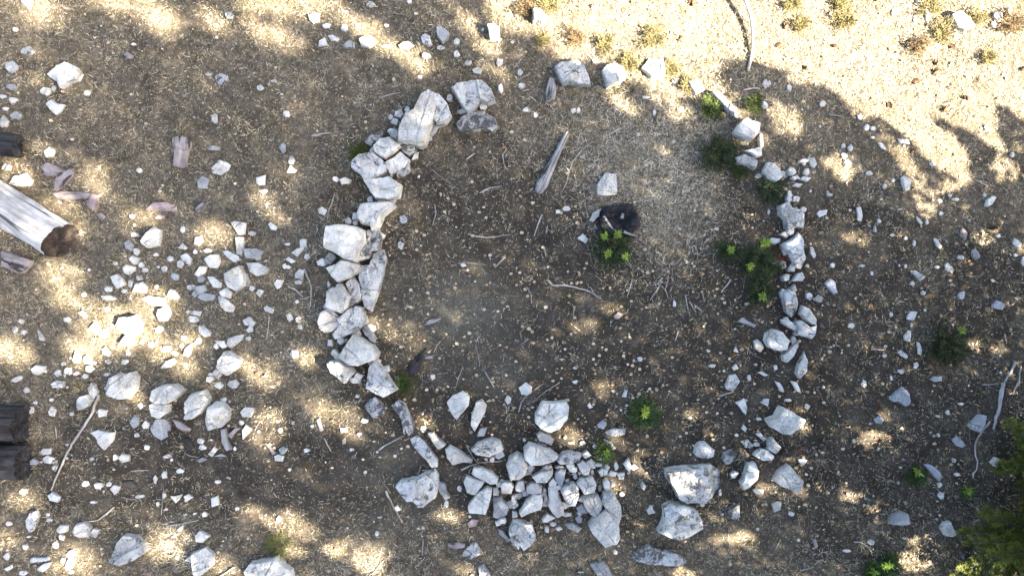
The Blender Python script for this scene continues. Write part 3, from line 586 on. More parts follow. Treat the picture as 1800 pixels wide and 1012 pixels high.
# smaller stones: region | centre x, centre y, width, height[, tone]
SMALL = """1|80,155,25,25 455,488,35,28 27,570,38,20 15,505,40,25,b 70,525,50,40,b 20,640,50,65 60,350,75,55,g 140,265,80,50,k 60,455,60,35,g 85,605,60,40,g 698,232,30,18 1198,82,55,42 1092,388,45,20 1160,415,65,55,k 1123,620,35,55 730,890,38,28 35,875,50,45,p 835,1000,22,15 1115,775,78,28,g 280,462,28,34,p 1130,135,28,20,g
2|370,135,45,30 463,148,40,40,g 685,243,70,18 965,250,50,25 1050,218,35,35 890,292,50,35,g 1048,285,35,40,g 1275,325,40,45 1110,330,40,35,g 857,402,30,25 600,25,50,35 800,10,30,25 682,135,26,22 535,135,30,22 160,597,40,35 140,775,40,50,g 185,840,35,45 40,1000,50,25 415,937,40,28 705,615,25,30 22,460,40,30,g 95,425,30,18,g 865,760,36,26,g
3|40,378,30,40 50,448,40,30,g 77,573,45,30 122,600,25,28,g 320,580,30,35 347,577,22,32,g 435,320,35,22 885,570,30,25 1325,440,30,50 1318,548,40,45,b 850,425,35,25 1290,920,40,30 845,740,22,15 700,510,40,16,p 420,40,16,24,g 745,590,20,34,b 660,705,24,20,b
4|112,460,25,45,g 285,545,35,35 482,612,25,35 515,668,35,35 550,672,30,30 548,720,25,20 395,765,22,28 430,775,30,40 400,815,35,35 415,855,38,40 528,905,38,25 190,858,18,18 655,945,20,18 610,975,20,30 222,1000,18,18 1280,810,28,28 860,858,30,28 90,915,25,40,g 775,108,30,28 1205,85,50,60 1265,60,30,50 1185,130,35,40 1140,668,25,30 800,5,60,25,g 660,65,26,40 5,440,20,40
5|955,188,30,35 712,305,35,40 705,347,55,50 757,400,35,30 740,375,30,30 728,440,40,32 680,473,30,42 565,500,45,35 650,510,35,25 818,488,28,25 815,320,32,25 890,343,40,35,g 860,395,30,35,b 915,435,45,40,b 1020,305,22,28 943,368,40,42 1085,300,50,25 1318,210,45,30 1000,490,55,35 1317,497,35,30,b 1012,658,58,35 1305,712,40,35,b 1300,757,30,25 1100,970,55,40 1105,945,40,22 1145,1000,50,30 1220,995,65,45 915,835,35,30 350,657,40,28 835,710,45,40 790,790,35,35 455,870,45,50 565,880,35,25 652,880,45,28 560,605,35,28 305,940,40,38 355,928,48,40 400,942,35,20,b 470,915,45,40 445,955,30,28 80,715,30,45,p 125,725,35,28,p 110,668,35,25,p 690,120,28,24 605,365,24,18 440,530,24,26,g 330,890,26,26,b 740,780,24,20 670,835,24,30 1040,770,24,34 960,755,40,32 950,795,22,26 1055,450,50,40,g 985,620,24,22 990,360,20,30 560,945,30,20,b 55,855,24,20,b 490,885,24,20 1130,800,26,32,p 270,165,20,20
6|222,465,40,25 230,698,30,30 222,660,35,35,g 268,330,35,28 380,475,20,40 470,768,22,22 482,143,32,40,g 520,148,30,35,g 597,32,40,40 770,135,40,50,b 757,270,35,45,b 925,958,28,32,b 165,265,35,15 150,380,24,30 215,565,26,20,g 1085,375,30,24,b 170,385,30,20,g 550,400,30,26,k 590,270,34,70,b
7|670,865,30,28,b 1050,900,35,18 850,577,20,35,b 330,985,38,22 285,80,45,30,g 1070,185,25,20,b 955,90,16,20 240,95,30,24,g 1240,965,22,36,b 330,912,24,16,b 1275,895,20,14
8|75,320,40,30,p 832,150,22,30,b 583,145,22,22,b 560,185,14,35 340,375,25,28,b 215,537,40,42,b 265,552,42,42,g 765,260,14,40,b 720,235,20,20,b 755,470,28,25,b 720,380,14,25,b 490,378,35,15 543,418,14,25 885,385,28,18 812,520,25,25,g 1295,322,25,20 1335,355,20,50,b 1205,222,22,20 980,32,40,18 900,40,30,30,g 905,105,30,25,g 1132,10,20,22 950,10,22,18 750,690,12,30,b 695,930,35,30,b 645,965,14,28,b 775,900,25,40,b 645,632,20,25,b 435,690,40,30,g 610,850,22,22,g 503,995,26,46,b 1010,335,40,25,g 40,910,22,30,b 65,5,30,30 320,8,38,20 205,378,20,22 5,95,14,30
9|160,145,35,35,p 603,392,28,32 767,340,28,28 288,430,35,70,k 1060,338,40,30 1225,15,45,36 1262,210,32,28 1170,90,40,25 445,530,45,32 515,540,52,35 568,533,30,28 812,507,25,45,g 858,485,30,45,g 730,595,50,20 858,592,20,35 825,635,18,28 1140,518,38,20 258,720,30,20 250,690,22,18 322,808,32,38 130,860,32,32 45,738,32,30 120,995,45,25 35,910,30,40 925,915,22,22 1070,690,32,32,b 970,690,20,14 1020,685,20,15 150,805,22,12 480,400,25,20,g 375,165,22,28 940,462,45,25,g 875,385,45,25,g 140,40,40,30,g 120,570,40,36,g 270,92,30,20,g 290,850,30,44,p 185,105,20,20,b 350,325,18,14 1228,345,16,22 330,930,24,40 370,990,34,20 490,625,40,14 1240,660,26,22,g 1050,305,36,30,g 715,275,26,24,p
10|875,245,35,40,p 293,227,20,18 125,250,28,28,p 118,713,25,38 632,790,22,32 1065,555,25,35,b 540,270,25,18 570,200,45,30,g 995,635,25,40,g 1320,90,36,46,g 265,355,34,22,g 140,355,44,44,b 175,455,16,20 645,705,30,12 1285,512,24,20 1155,480,24,24,g 500,350,30,18,b
11|350,715,40,45,b 325,475,22,30 290,690,50,25,g 545,438,25,45 600,120,18,16 370,315,35,28,p 575,585,32,28,g 435,335,30,25,g 1280,325,38,25 360,990,30,10 1088,575,16,36 995,637,32,24,g 840,640,40,26,k 65,300,20,20,b 420,470,20,36,k 460,550,22,36,g 1290,190,30,16,b 1175,275,20,18,b 540,885,30,26,g 215,740,36,24,b 100,460,30,24,b 200,600,18,40,g
12|500,10,28,28 973,408,22,28,b 897,535,28,28 905,590,38,38,b 1010,112,30,15,b 540,835,40,30,b 415,880,50,15,b 120,685,35,28,b 205,125,28,30,b 105,92,40,15 580,345,16,16 200,480,18,14 990,480,30,20,g 940,155,20,24,b 893,275,12,22,b 15,390,40,45,d 450,305,16,24"""

# wood: kind radius(m) | polyline in region
STICKS = """2 .020 s|290,710 335,700 385,695
2 .016 s|655,520 705,503 760,495
2 .012 d|915,885 980,935 1060,990
2 .010 s|1288,815 1298,860 1318,895
2 .012 s|1170,1010 1220,985 1285,975
2 .018 s|1100,835 1145,802
2 .008 d|790,400 780,480
3 .014 s|420,740 360,790 318,845 298,900 285,955 268,990
3 .014 s|30,430 60,408 95,395
3 .010 s|270,525 310,532 345,525
3 .018 s|515,700 545,682 580,670
3 .018 s|1200,480 1250,470 1290,478
3 .010 s|335,630 385,635
3 .014 s|98,810 108,780
4 .012 s|315,605 350,606 385,612
4 .012 s|1080,940 1115,958 1150,975
4 .008 s|190,660 187,700
4 .010 d|690,310 725,330
6 .012 s|420,0 405,60 380,120 345,155
6 .014 s|935,58 942,100 925,168
6 .012 s|1110,212 1160,226 1210,232 1330,216
6 .010 s|1078,358 1140,365 1205,372
6 .016 s|1302,333 1275,360 1248,388
6 .016 s|262,395 285,450 300,490 295,590;300,535 265,550 230,550
6 .014 s|172,485 215,505 255,540
6 .012 s|70,640 66,700 60,760
6 .007 s|275,640 310,640 337,610
6 .014 d|300,375 330,320 325,240 308,180
6 .012 s|967,770 945,795 928,835
6 .018 p|1185,905 1215,960 1245,1012
6 .008 s|1148,790 1165,860 1170,905
6 .010 s|1080,910 1060,960 1045,1012
6 .006 s|290,755 275,800
7 .018 s|185,450 212,480 260,478 330,490 400,510 465,550;258,460 280,478;410,490 435,532
7 .012 s|627,445 615,490 600,540
7 .010 s|768,485 745,520 718,560
7 .014 s|785,440 755,475
7 .016 s|1145,450 1120,485 1093,517
7 .012 s|905,530 915,590 925,630
7 .016 s|925,565 945,600 960,620
7 .018 s|960,590 990,615
7 .014 s|157,110 135,165 115,225
7 .012 s|185,170 177,215
7 .012 s|170,280 178,332
7 .010 s|78,490 100,530 103,575
7 .012 s|330,590 318,640
7 .014 s|865,720 850,768
7 .010 s|815,450 800,500 815,545
7 .010 s|995,520 1005,567
7 .010 d|1205,790 1260,845 1320,870
7 .014 p|85,760 45,790
7 .006 s|690,450 705,480
8 .012 s|1248,735 1256,772
8 .012 s|530,812 600,816
8 .016 p|1280,582 1305,562
9 .028 s|525,60 505,120 490,170 440,245 400,300 380,335 350,385 330,430 300,495 275,560
9 .016 s|602,648 565,680 520,715 430,732
9 .014 s|865,750 950,738 1040,717
9 .010 s|690,460 740,455 785,455
9 .012 s|300,225 306,292
9 .014 s|70,310 125,325
9 .012 d|295,790 270,880
9 .014 d|740,1000 815,985 890,965
9 .022 s|1235,955 1190,985 1140,1012
9 .010 s|970,365 1000,380 1045,388
9 .008 s|410,140 470,135
9 .006 s|845,690 858,540
9 .008 s|640,595 690,610 740,600
10 .018 d|645,485 675,530 705,580
10 .020 s|680,565 700,610 720,660 765,735
10 .012 s|865,430 858,455 838,497
10 .018 p|650,345 690,315 730,295 780,275
10 .016 s|1075,455 1120,430 1170,415 1230,410 1290,407
10 .018 p|1105,335 1130,380 1155,410
10 .012 s|873,820 868,905
10 .014 s|605,1000 640,965 670,930
10 .012 s|363,285 378,320 397,355
10 .010 s|0,245 30,195
10 .010 s|130,820 165,872
10 .012 s|870,455 920,458
10 .012 s|92,573 112,600
10 .008 s|535,355 515,395
10 .010 d|800,710 890,690
10 .008 s|685,100 682,150
11 .012 s|250,0 180,45 105,105
11 .012 s|35,155 48,105 75,70 165,5
11 .014 s|1085,70 1120,58 1155,45
11 .008 s|320,870 345,895 372,922
11 .010 s|265,900 290,875
12 .014 s|445,830 480,832 515,850 540,885 545,905
12 .010 s|122,880 105,950;105,880 130,878
12 .010 s|62,815 35,865
12 .010 s|160,975 230,955
12 .040 p|1228,0 1205,110 1190,160 1165,240
12 .020 s|1152,200 1110,260 1080,310 1075,360 1090,425 1065,495
12 .018 p|1310,0 1280,60
12 .016 d|1048,195 1050,300
8 .026 p|1302,878 1268,940 1228,1005
8 .018 p|1330,905 1310,1005
8 .014 p|1120,1000 1210,998"""

# bark flakes and wood chunks: region height material | outline
BARK = """1 .14 bark|905,720 935,712 985,718 992,760 975,800 972,868 940,875 903,868 908,800|upright squared block of weathered bark in the upper left|the upright bark block
1 .05 bark|640,288 665,270 692,290 690,310 660,305||
1 .03 rbark|325,45 355,38 380,50 350,56||
1 .06 bark|205,870 250,850 300,870 340,900 300,925 240,905|largest flake of the crumbled bark pile above the sawn log|
1 .06 bark|270,945 320,900 385,880 380,920 330,975 285,1000||
1 .05 bark|225,905 265,890 285,925 240,920||
5 .06 bark|275,0 330,-12 420,-8 500,5 470,25 380,35 300,28||
5 .08 rbark|455,60 480,0 510,10 500,95 470,80||
5 .05 bark|505,110 530,100 550,120 530,145||
5 .06 rbark|760,85 810,40 850,35 925,65 920,95 800,90|wide pink-brown bark plate right of the sawn log|the pink-brown bark plate
5 .06 bark|1010,95 1025,45 1050,38 1085,48 1040,105||
5 .03 bark|805,130 835,110 872,118 850,138||
5 .12 bark|0,300 60,310 170,350 165,375 110,420 60,405 0,380|thick slab of fallen bark below the sawn log|the fallen bark slab
3 .14 plank|180,530 175,480 195,405 220,410 235,460 225,510 200,525|grey weathered wood chunk left below the ring's top slab|
6 .03 plank|880,690 905,660 968,655 930,678||
6 .03 plank|882,855 920,848 925,862 890,865||
6 .05 charlog|760,950 800,890 850,840 890,808 870,870 850,930 810,955|dark split wood piece inside the wall beside the pyramid boulder|the dark split wood
7 .05 plank|1180,670 1205,648 1280,688 1268,702 1230,685||
7 .03 rbark|530,640 555,618 580,632 560,655 538,655||
9 .05 bark|900,190 945,205 1000,240 985,262 930,240||
9 .06 charlog|955,295 985,290 1015,340 985,352||
9 .05 plank|1155,245 1180,240 1190,300 1215,350 1185,358 1160,310||
9 .05 bark|1190,275 1235,235 1250,242 1210,292||
9 .03 plank|1120,385 1160,372 1190,388 1150,400||
9 .03 plank|1020,408 1060,392 1088,400 1050,418||
9 .05 charlog|640,520 690,512 720,540 690,555||
9 .06 charlog|832,240 850,220 895,262 900,290 860,270||
10 .05 plank|315,195 332,185 353,250 335,257||
10 .04 bark|1003,842 1050,835 1095,838 1090,862 1040,866 1005,860||
10 .04 rbark|1105,735 1130,712 1165,720 1150,750 1115,757||
10 .05 bark|45,315 65,320 105,372 88,378||
10 .02 rbark|450,300 468,290 470,320 452,322||
8 .05 bark|985,190 1015,178 1042,205 1035,245 1005,225||
12 .04 rbark|232,820 250,815 262,855 245,870||
11 .03 plank|258,905 288,876 292,886 268,910||"""
CONES = "4:352,240 4:632,555 4:920,570 4:750,793 4:775,428 4:1028,515 4:880,330 4:880,376 4:1330,365 4:965,245 4:200,355 4:92,135 4:58,235 3:420,42 3:935,22 3:878,210 8:855,205 8:1170,180 7:1140,835"
# ------------------------------------------------------------------ the ground: one sheet, fine under the drone and coarse out to the horizon
def axis(half, step, far):
    a = list(np.arange(-half, half + 1e-6, step)); e = half; s = step
    while e < far:
        s *= 1.5; e += s; a = [-e] + a + [e]
    return np.array(a)
gx = axis(9.4, 0.045, 320); gy = axis(5.6, 0.045, 320)
X, Y = np.meshgrid(gx, gy)
Z = gz(X, Y)
fine = (np.abs(X) < 12) & (np.abs(Y) < 8)
Z = Z + np.where(fine, rng.normal(0, 0.004, X.shape), 0)
nx, ny = len(gx), len(gy)
ii = (np.arange(ny - 1)[:, None] * nx + np.arange(nx - 1)[None, :]).ravel()
F = np.stack([ii, ii + 1, ii + nx + 1, ii + nx], 1)
def gauss(px, py, cx, cy, rx, ry, p=2):
    return np.exp(-(np.abs((px - cx) / rx) ** p + np.abs((py - cy) / ry) ** p))
def zone_straw(px, py):              # 1 = thatch of dry grass, 0 = bare soil; also carries some painted shade and sun
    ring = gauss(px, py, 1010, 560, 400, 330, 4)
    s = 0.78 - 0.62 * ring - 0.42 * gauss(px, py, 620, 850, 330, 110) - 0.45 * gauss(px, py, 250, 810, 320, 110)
    s = s - 0.50 * gauss(px, py, 1640, 680, 320, 330, 4) - 0.16 * gauss(px, py, 380, 230, 230, 160)  # first term darkens the right side to stand for canopy shade
    s = s + 0.85 * gauss(px, py, 1140, 345, 110, 100) + 0.28 * gauss(px, py, 1150, 230, 220, 60) + 0.5 * gauss(px, py, 1400, 60, 500, 130, 4)  # last term pales the sunlit top right, sun brightness put into the colour
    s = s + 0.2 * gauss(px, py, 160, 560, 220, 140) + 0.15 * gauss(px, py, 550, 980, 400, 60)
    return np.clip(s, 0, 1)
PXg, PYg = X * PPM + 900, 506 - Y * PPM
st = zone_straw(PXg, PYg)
dust = 0.85 * gauss(PXg, PYg, 805, 545, 90, 70) + 0.5 * gauss(PXg, PYg, 880, 660, 60, 40) + 0.35 * gauss(PXg, PYg, 700, 900, 120, 40) + 0.4 * gauss(PXg, PYg, 700, 800, 60, 40)
ground = fast_mesh('ground', np.stack([X.ravel(), Y.ravel(), Z.ravel()], 1), F, M['ground'])
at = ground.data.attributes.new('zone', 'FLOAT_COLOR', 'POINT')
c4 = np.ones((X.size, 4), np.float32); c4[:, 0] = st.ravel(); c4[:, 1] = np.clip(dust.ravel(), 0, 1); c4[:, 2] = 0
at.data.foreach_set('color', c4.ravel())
ground.data.polygons.foreach_set('use_smooth', np.ones(len(F), bool))
tag(ground, 'brown soil and dry turf of the forest clearing', None, None, 'structure')

# ------------------------------------------------------------------ stones
def shoelace(p):
    return 0.5 * abs(sum(p[i][0] * p[(i + 1) % len(p)][1] - p[(i + 1) % len(p)][0] * p[i][1] for i in range(len(p))))
def outline(poly, n, r_):
    cx = sum(p[0] for p in poly) / len(poly); cy = sum(p[1] for p in poly) / len(poly)
    q = sorted([(math.atan2(p[1] - cy, p[0] - cx), p[0] - cx, p[1] - cy) for p in poly])
    ang = [a for a, _, _ in q]
    res = []
    seg = []
    k = len(q)
    L = [math.hypot(q[(i + 1) % k][1] - q[i][1], q[(i + 1) % k][2] - q[i][2]) for i in range(k)]
    tot = sum(L)
    for i in range(k):
        m = max(1, round(n * L[i] / tot))
        a = q[i]; b = q[(i + 1) % k]
        nx_, ny_ = (b[2] - a[2]) / (L[i] + 1e-9), -(b[1] - a[1]) / (L[i] + 1e-9)
        bow = r_.uniform(-0.035, 0.025) * L[i]
        for j in range(m):
            t = j / m
            w = 4 * t * (1 - t) * bow + (r_.gauss(0, 0.012) * min(L[i], 0.3) if j else 0)
            res.append((a[1] + (b[1] - a[1]) * t + nx_ * w, a[2] + (b[2] - a[2]) * t + ny_ * w))
    return cx, cy, res
def rock_geo(poly, h, seed, wood=False):
    """poly in metres; a broken block: top cut by a few tilted planes, steep rough flanks, foot sunk in the soil"""
    r_ = random.Random(seed)
    area = shoelace(poly); d = math.sqrt(area)
    n = int(min(120, max(18, d * 200))); R = int(min(22, max(5, d * 44)))
    cx, cy, out = outline(poly, n, r_)
    n = len(out)
    ext = max(math.hypot(*p) for p in out)
    planes = []
    ta = r_.uniform(0, 6.28); ts = r_.uniform(0.05, 0.28) * (0.3 if wood else 1)
    planes.append((math.cos(ta) * ts, math.sin(ta) * ts, h * r_.uniform(0.86, 0.97)))
    a0 = r_.uniform(0, 6.28)
    nf = r_.randint(3, 5)
    for i in range(nf):
        a = a0 + 6.283 * i / nf + r_.uniform(-0.5, 0.5); steep = r_.random() < 0.45
        s = (r_.uniform(0.7, 1.5) if steep else r_.uniform(0.08, 0.35)) * (0.4 if wood else 1)
        off = ext * (r_.uniform(0.38, 0.75) if steep else r_.uniform(0.0, 0.5))
        planes.append((-math.cos(a) * s, -math.sin(a) * s, h + s * off))
    he = h * r_.uniform(0.62, 0.85)
    steps = [(math.cos(b) , math.sin(b), r_.uniform(-0.4, 0.4) * ext, r_.uniform(0.02, 0.07) * min(1, d * 2)) for b in (r_.uniform(0, 6.28), r_.uniform(0, 6.28))] if d > 0.2 else []
    cracks = []
    if d > 0.3 and not wood and r_.random() < .45:
        for _ in range(1):
            b = r_.uniform(0, 6.28); cracks.append((math.cos(b), math.sin(b), r_.uniform(-0.35, 0.35) * ext, r_.uniform(0.015, 0.03)))
    o3 = Vector((seed * 1.37 % 91, seed * 2.11 % 83, 0))
    am = min(0.026, 0.06 * d) * (0.5 if wood else 1)
    def top(x, y, de):
        z = min([a * x + b * y + c for a, b, c in planes] + [he + de * 3.0])
        for a, b, c, q in steps:
            if a * x + b * y > c: z -= q * 0.6
        for a, b, c, q in cracks:
            t = a * x + b * y - c + 0.03 * math.sin(9 * (b * x - a * y))
            z -= q * math.exp(-(t / 0.011) ** 2)
        z += am * (mnoise.noise(Vector((x * 5, y * 5, 0)) + o3) + 0.5 * mnoise.noise(Vector((x * 14, y * 14, 3)) + o3) + 0.3 * mnoise.noise(Vector((x * 33, y * 33, 5)) + o3))
        return max(z, 0.25 * h)
    V = []; Fc = []
    flare = [1 + r_.uniform(0.0, 0.03) for _ in out]
    sk = [0.5 * (flare[i] + flare[i - 1]) for i in range(n)]
    for i, (x, y) in enumerate(out): V.append((x * sk[i], y * sk[i], -0.10))
    for i, (x, y) in enumerate(out): V.append((x * (1 + (sk[i] - 1) * .7), y * (1 + (sk[i] - 1) * .7), he * 0.45))
    for k in range(R):
        t = 1 - (k / R) ** 1.25 if k else 0.985
        for x, y in out:
            jx = x * t; jy = y * t
            V.append((jx, jy, top(jx, jy, math.hypot(x, y) * (1 - t))))
    V.append((0, 0, top(0, 0, ext)))
    for k in range(R + 1):
        for i in range(n):
            a = k * n + i; b = k * n + (i + 1) % n
            Fc.append((a, b, b + n, a + n))
    c0 = (R + 1) * n
    for i in range(n): Fc.append((c0 + i, c0 + (i + 1) % n, len(V) - 1))
    return cx, cy, V, Fc

rocks = []          # px polygon, height, tone, label, short
for ln in BIG.strip().split('\n'):
    hd, pp, lab, short = ln.split('|')
    r, h, t = hd.split()
    rocks.append([pts_of(int(r), pp), float(h), t, lab, short])
sr = random.Random(11)
for ln in SMALL.strip().split('\n'):
    r, rest = ln.split('|')
    for q in rest.split():
        f = q.split(','); t = f[4] if len(f) > 4 else 'v'
        cx, cy = P(int(r), float(f[0]), float(f[1])); w = float(f[2]) * ZS / 2; hh = float(f[3]) * ZS / 2
        k = sr.randint(5, 7); a0 = sr.uniform(0, 6.28)
        rocks.append([[(cx + w * 1.04 * math.cos(a) * m, cy + hh * 1.04 * math.sin(a) * m) for a, m in
                       ((a0 + 6.283 * i / k + sr.uniform(-.3, .3), sr.uniform(0.85, 1.1)) for i in range(k))], 0.0, t, '', ''])
for rk in rocks:
    d = math.sqrt(shoelace(rk[0])) / PPM
    if rk[1] == 0: rk[1] = max(0.035, min(0.2, d * 0.42))
    rk.append(d)
order = sorted(rocks, key=lambda q: -q[5])
keep = order[:300]; rest = order[300:]

# landmarks for the descriptions of smaller things
LM = []
for rk in rocks:
    if rk[4]: LM.append((sum(p[0] for p in rk[0]) / len(rk[0]), sum(p[1] for p in rk[0]) / len(rk[0]), rk[4]))
LM += [(1088, 388, 'the charred stump'), (100, 420, "the sawn log's end"), (25, 745, 'the upper dark log'), (25, 812, 'the lower dark log'),
       (1133, 730, 'the leafy green plant'), (968, 290, 'the grey plank'), (1317, 60, 'the arched stick'), (1010, 505, 'the forked twig'), (12, 255, 'the left edge stump')]
used = set()
for rk in rocks: used.add(rk[3])
DIRS = ['right of', 'below and right of', 'below', 'below and left of', 'left of', 'above and left of', 'above', 'above and right of']
def auto_label(desc, px, py, own=None):
    near = sorted((math.hypot(px - x, py - y), x, y, s) for x, y, s in LM if s != own)[:7]
    opts = []
    for d, x, y, s in near:
        k = int(round(math.atan2(py - y, px - x) / (math.pi / 4))) % 8
        far = 'close ' if d < 38 else ('' if d < 75 else ('some way ' if d < 130 else 'far '))
        opts.append(f'{desc} {far}{DIRS[k]} {s}')
    for i in range(3):
        for j in range(i + 1, 4):
            opts.append(f'{desc} between {near[i][3]} and {near[j][3]}')
    for o in opts:
        if o not in used and len(o.split()) <= 16:
            used.add(o); return o
    return opts[0]
TONE = {'w': 'white', 'v': 'dusty white', 'm': 'blotched white', 'g': 'grey', 'b': 'blue-grey', 'p': 'pinkish', 'd': 'speckled white', 'k': 'black-crusted'}
def shape_word(poly):
    c = np.array(poly); c = c - c.mean(0)
    w = np.linalg.eigvalsh(c.T @ c)
    r = math.sqrt(w[1] / max(w[0], 1e-6))
    return 'long' if r > 2.0 else ('oblong' if r > 1.45 else ('chunky' if r > 1.18 else 'compact'))
OCC = np.zeros((1012 // 2 + 1, 1800 // 2 + 1), bool)      # where stones and wood lie (2 px cells), so that grass keeps off them
def occupy(poly):
    xs = [p[0] for p in poly]; ys = [p[1] for p in poly]
    x0, x1, y0, y1 = int(max(0, min(xs) // 2)), int(min(900, max(xs) // 2 + 1)), int(max(0, min(ys) // 2)), int(min(505, max(ys) // 2 + 1))
    if x1 <= x0 or y1 <= y0: return
    yy, xx = np.mgrid[y0:y1 + 1, x0:x1 + 1]
    OCC[y0:y1 + 1, x0:x1 + 1] |= in_poly(xx * 2.0, yy * 2.0, poly)
def place(poly, h):
    cx = sum(p[0] for p in poly) / len(poly); cy = sum(p[1] for p in poly) / len(poly)
    x, y = W(cx, cy); g = gzf(x, y)
    return [W(p[0], p[1], g + h * 0.55) for p in poly], g
for i, rk in enumerate(keep):
    poly, h, t, lab, short, d = rk
    mp, g = place(poly, h); occupy(poly)
    if d > 0.15:
        ax = sum(q[0] for q in mp) / len(mp); ay = sum(q[1] for q in mp) / len(mp); kk = 1.035
        mp = [(ax + (q[0] - ax) * kk, ay + (q[1] - ay) * kk) for q in mp]
    cx, cy, V, Fc = rock_geo(mp, h, 100 + i)
    o = mesh_obj('boulder' if d > 0.3 else 'stone', V, Fc, M[t], loc=(cx, cy, g))
    px = sum(p[0] for p in poly) / len(poly); py = sum(p[1] for p in poly) / len(poly)
    if not lab:
        size = 'very small' if d < 0.105 else ('small' if d < 0.15 else ('medium' if d < 0.24 else 'big'))
        lit = 'sunlit ' if bool(sunny(np.array([px]), np.array([py]))[0]) and t in 'wvp' else ''
        lab = auto_label(f'{size} {lit}{shape_word(poly)} {TONE[t]} stone', px, py)
    tag(o, lab, 'boulder' if d > 0.3 else 'stone', 'limestone blocks and stones of the ruined ring and its scatter')
# the rest, too small to pick apart, with gravel and chips
allv = []; allf = []; nb = 0
for i, rk in enumerate(rest):
    mp, g = place(rk[0], rk[1]); occupy(rk[0])
    cx, cy, V, Fc = rock_geo(mp, rk[1], 900 + i)
    allv += [(x + cx, y + cy, z + g) for x, y, z in V]; allf += [tuple(a + nb for a in f) for f in Fc]; nb = len(allv)
# wedged fragments in the gaps of the wall and the heap
fr = random.Random(77); WALL = [(850, 170), (740, 210), (690, 260), (660, 320), (655, 380), (625, 440), (615, 520), (610, 580), (640, 640), (670, 690)]
spots_ = []
while len(spots_) < 105:
    if fr.random() < .5:
        k = fr.randrange(len(WALL) - 1); t = fr.random(); q = (WALL[k][0] + (WALL[k + 1][0] - WALL[k][0]) * t + fr.gauss(0, 26), WALL[k][1] + (WALL[k + 1][1] - WALL[k][1]) * t + fr.gauss(0, 14))
    elif fr.random() < .8: q = (fr.gauss(975, 65), fr.gauss(858, 38))
    else: q = (fr.gauss(1395, 18), fr.uniform(270, 620))
    if not OCC[int(q[1] / 2), int(q[0] / 2)]: spots_.append(q)
for i, q in enumerate(spots_):
    w = fr.uniform(4, 11); hh = fr.uniform(4, 9); a0 = fr.uniform(0, 6.28); k = fr.randint(4, 6)
    poly = [(q[0] + w * math.cos(a0 + 6.283 * j / k) * fr.uniform(.8, 1.2), q[1] + hh * math.sin(a0 + 6.283 * j / k) * fr.uniform(.8, 1.2)) for j in range(k)]
    h = fr.uniform(.05, .14); mp, g = place(poly, h); occupy(poly)
    cx, cy, V, Fc = rock_geo(mp, h, 1500 + i)
    allv += [(x + cx, y + cy, z + g) for x, y, z in V]; allf += [tuple(a + nb for a in f) for f in Fc]; nb = len(allv)
o = mesh_obj('stone_chips', allv, allf, M['w'])
tag(o, 'tiny white limestone chips scattered over the turf', 'stone chips', None, 'stuff')

# ------------------------------------------------------------------ fallen wood
def tube(path, r0, r1, sides=7, jit=0.12, seed=0, cap=True):
    r_ = random.Random(seed); V = []; Fc = []
    n = len(path)
    for i, p in enumerate(path):
        p = Vector(p)
        t = (Vector(path[min(i + 1, n - 1)]) - Vector(path[max(i - 1, 0)])).normalized()
        u = t.cross(Vector((0, 0, 1)))
        u = u.normalized() if u.length > 1e-4 else Vector((1, 0, 0))
        v = u.cross(t)
        r = r0 + (r1 - r0) * i / max(1, n - 1)
        for k in range(sides):
            a = 6.283 * k / sides
            rr = r * (1 + r_.uniform(-jit, jit))
            V.append(tuple(p + u * (math.cos(a) * rr) + v * (math.sin(a) * rr)))
    for i in range(n - 1):
        for k in range(sides):
            a = i * sides + k; b = i * sides + (k + 1) % sides
            Fc.append((a, b, b + sides, a + sides))
    if cap:
        Fc.append(tuple(range(sides - 1, -1, -1))); Fc.append(tuple((n - 1) * sides + k for k in range(sides)))
    return V, Fc
def densify(pts, step, seed, wob):
    r_ = random.Random(seed); out = []
    for i in range(len(pts) - 1):
        a, b = pts[i], pts[i + 1]; L = math.dist(a, b); m = max(1, int(L / step))
        for j in range(m):
            t = j / m; out.append((a[0] + (b[0] - a[0]) * t + (r_.gauss(0, wob) if 0 < j else 0), a[1] + (b[1] - a[1]) * t + (r_.gauss(0, wob) if 0 < j else 0)))
    out.append(pts[-1])
    return out
SM = {'s': 'stick', 'd': 'dstick', 'p': 'plank'}; SN = {'s': 'pale dry stick', 'd': 'dark thin stick', 'p': 'grey weathered branch'}
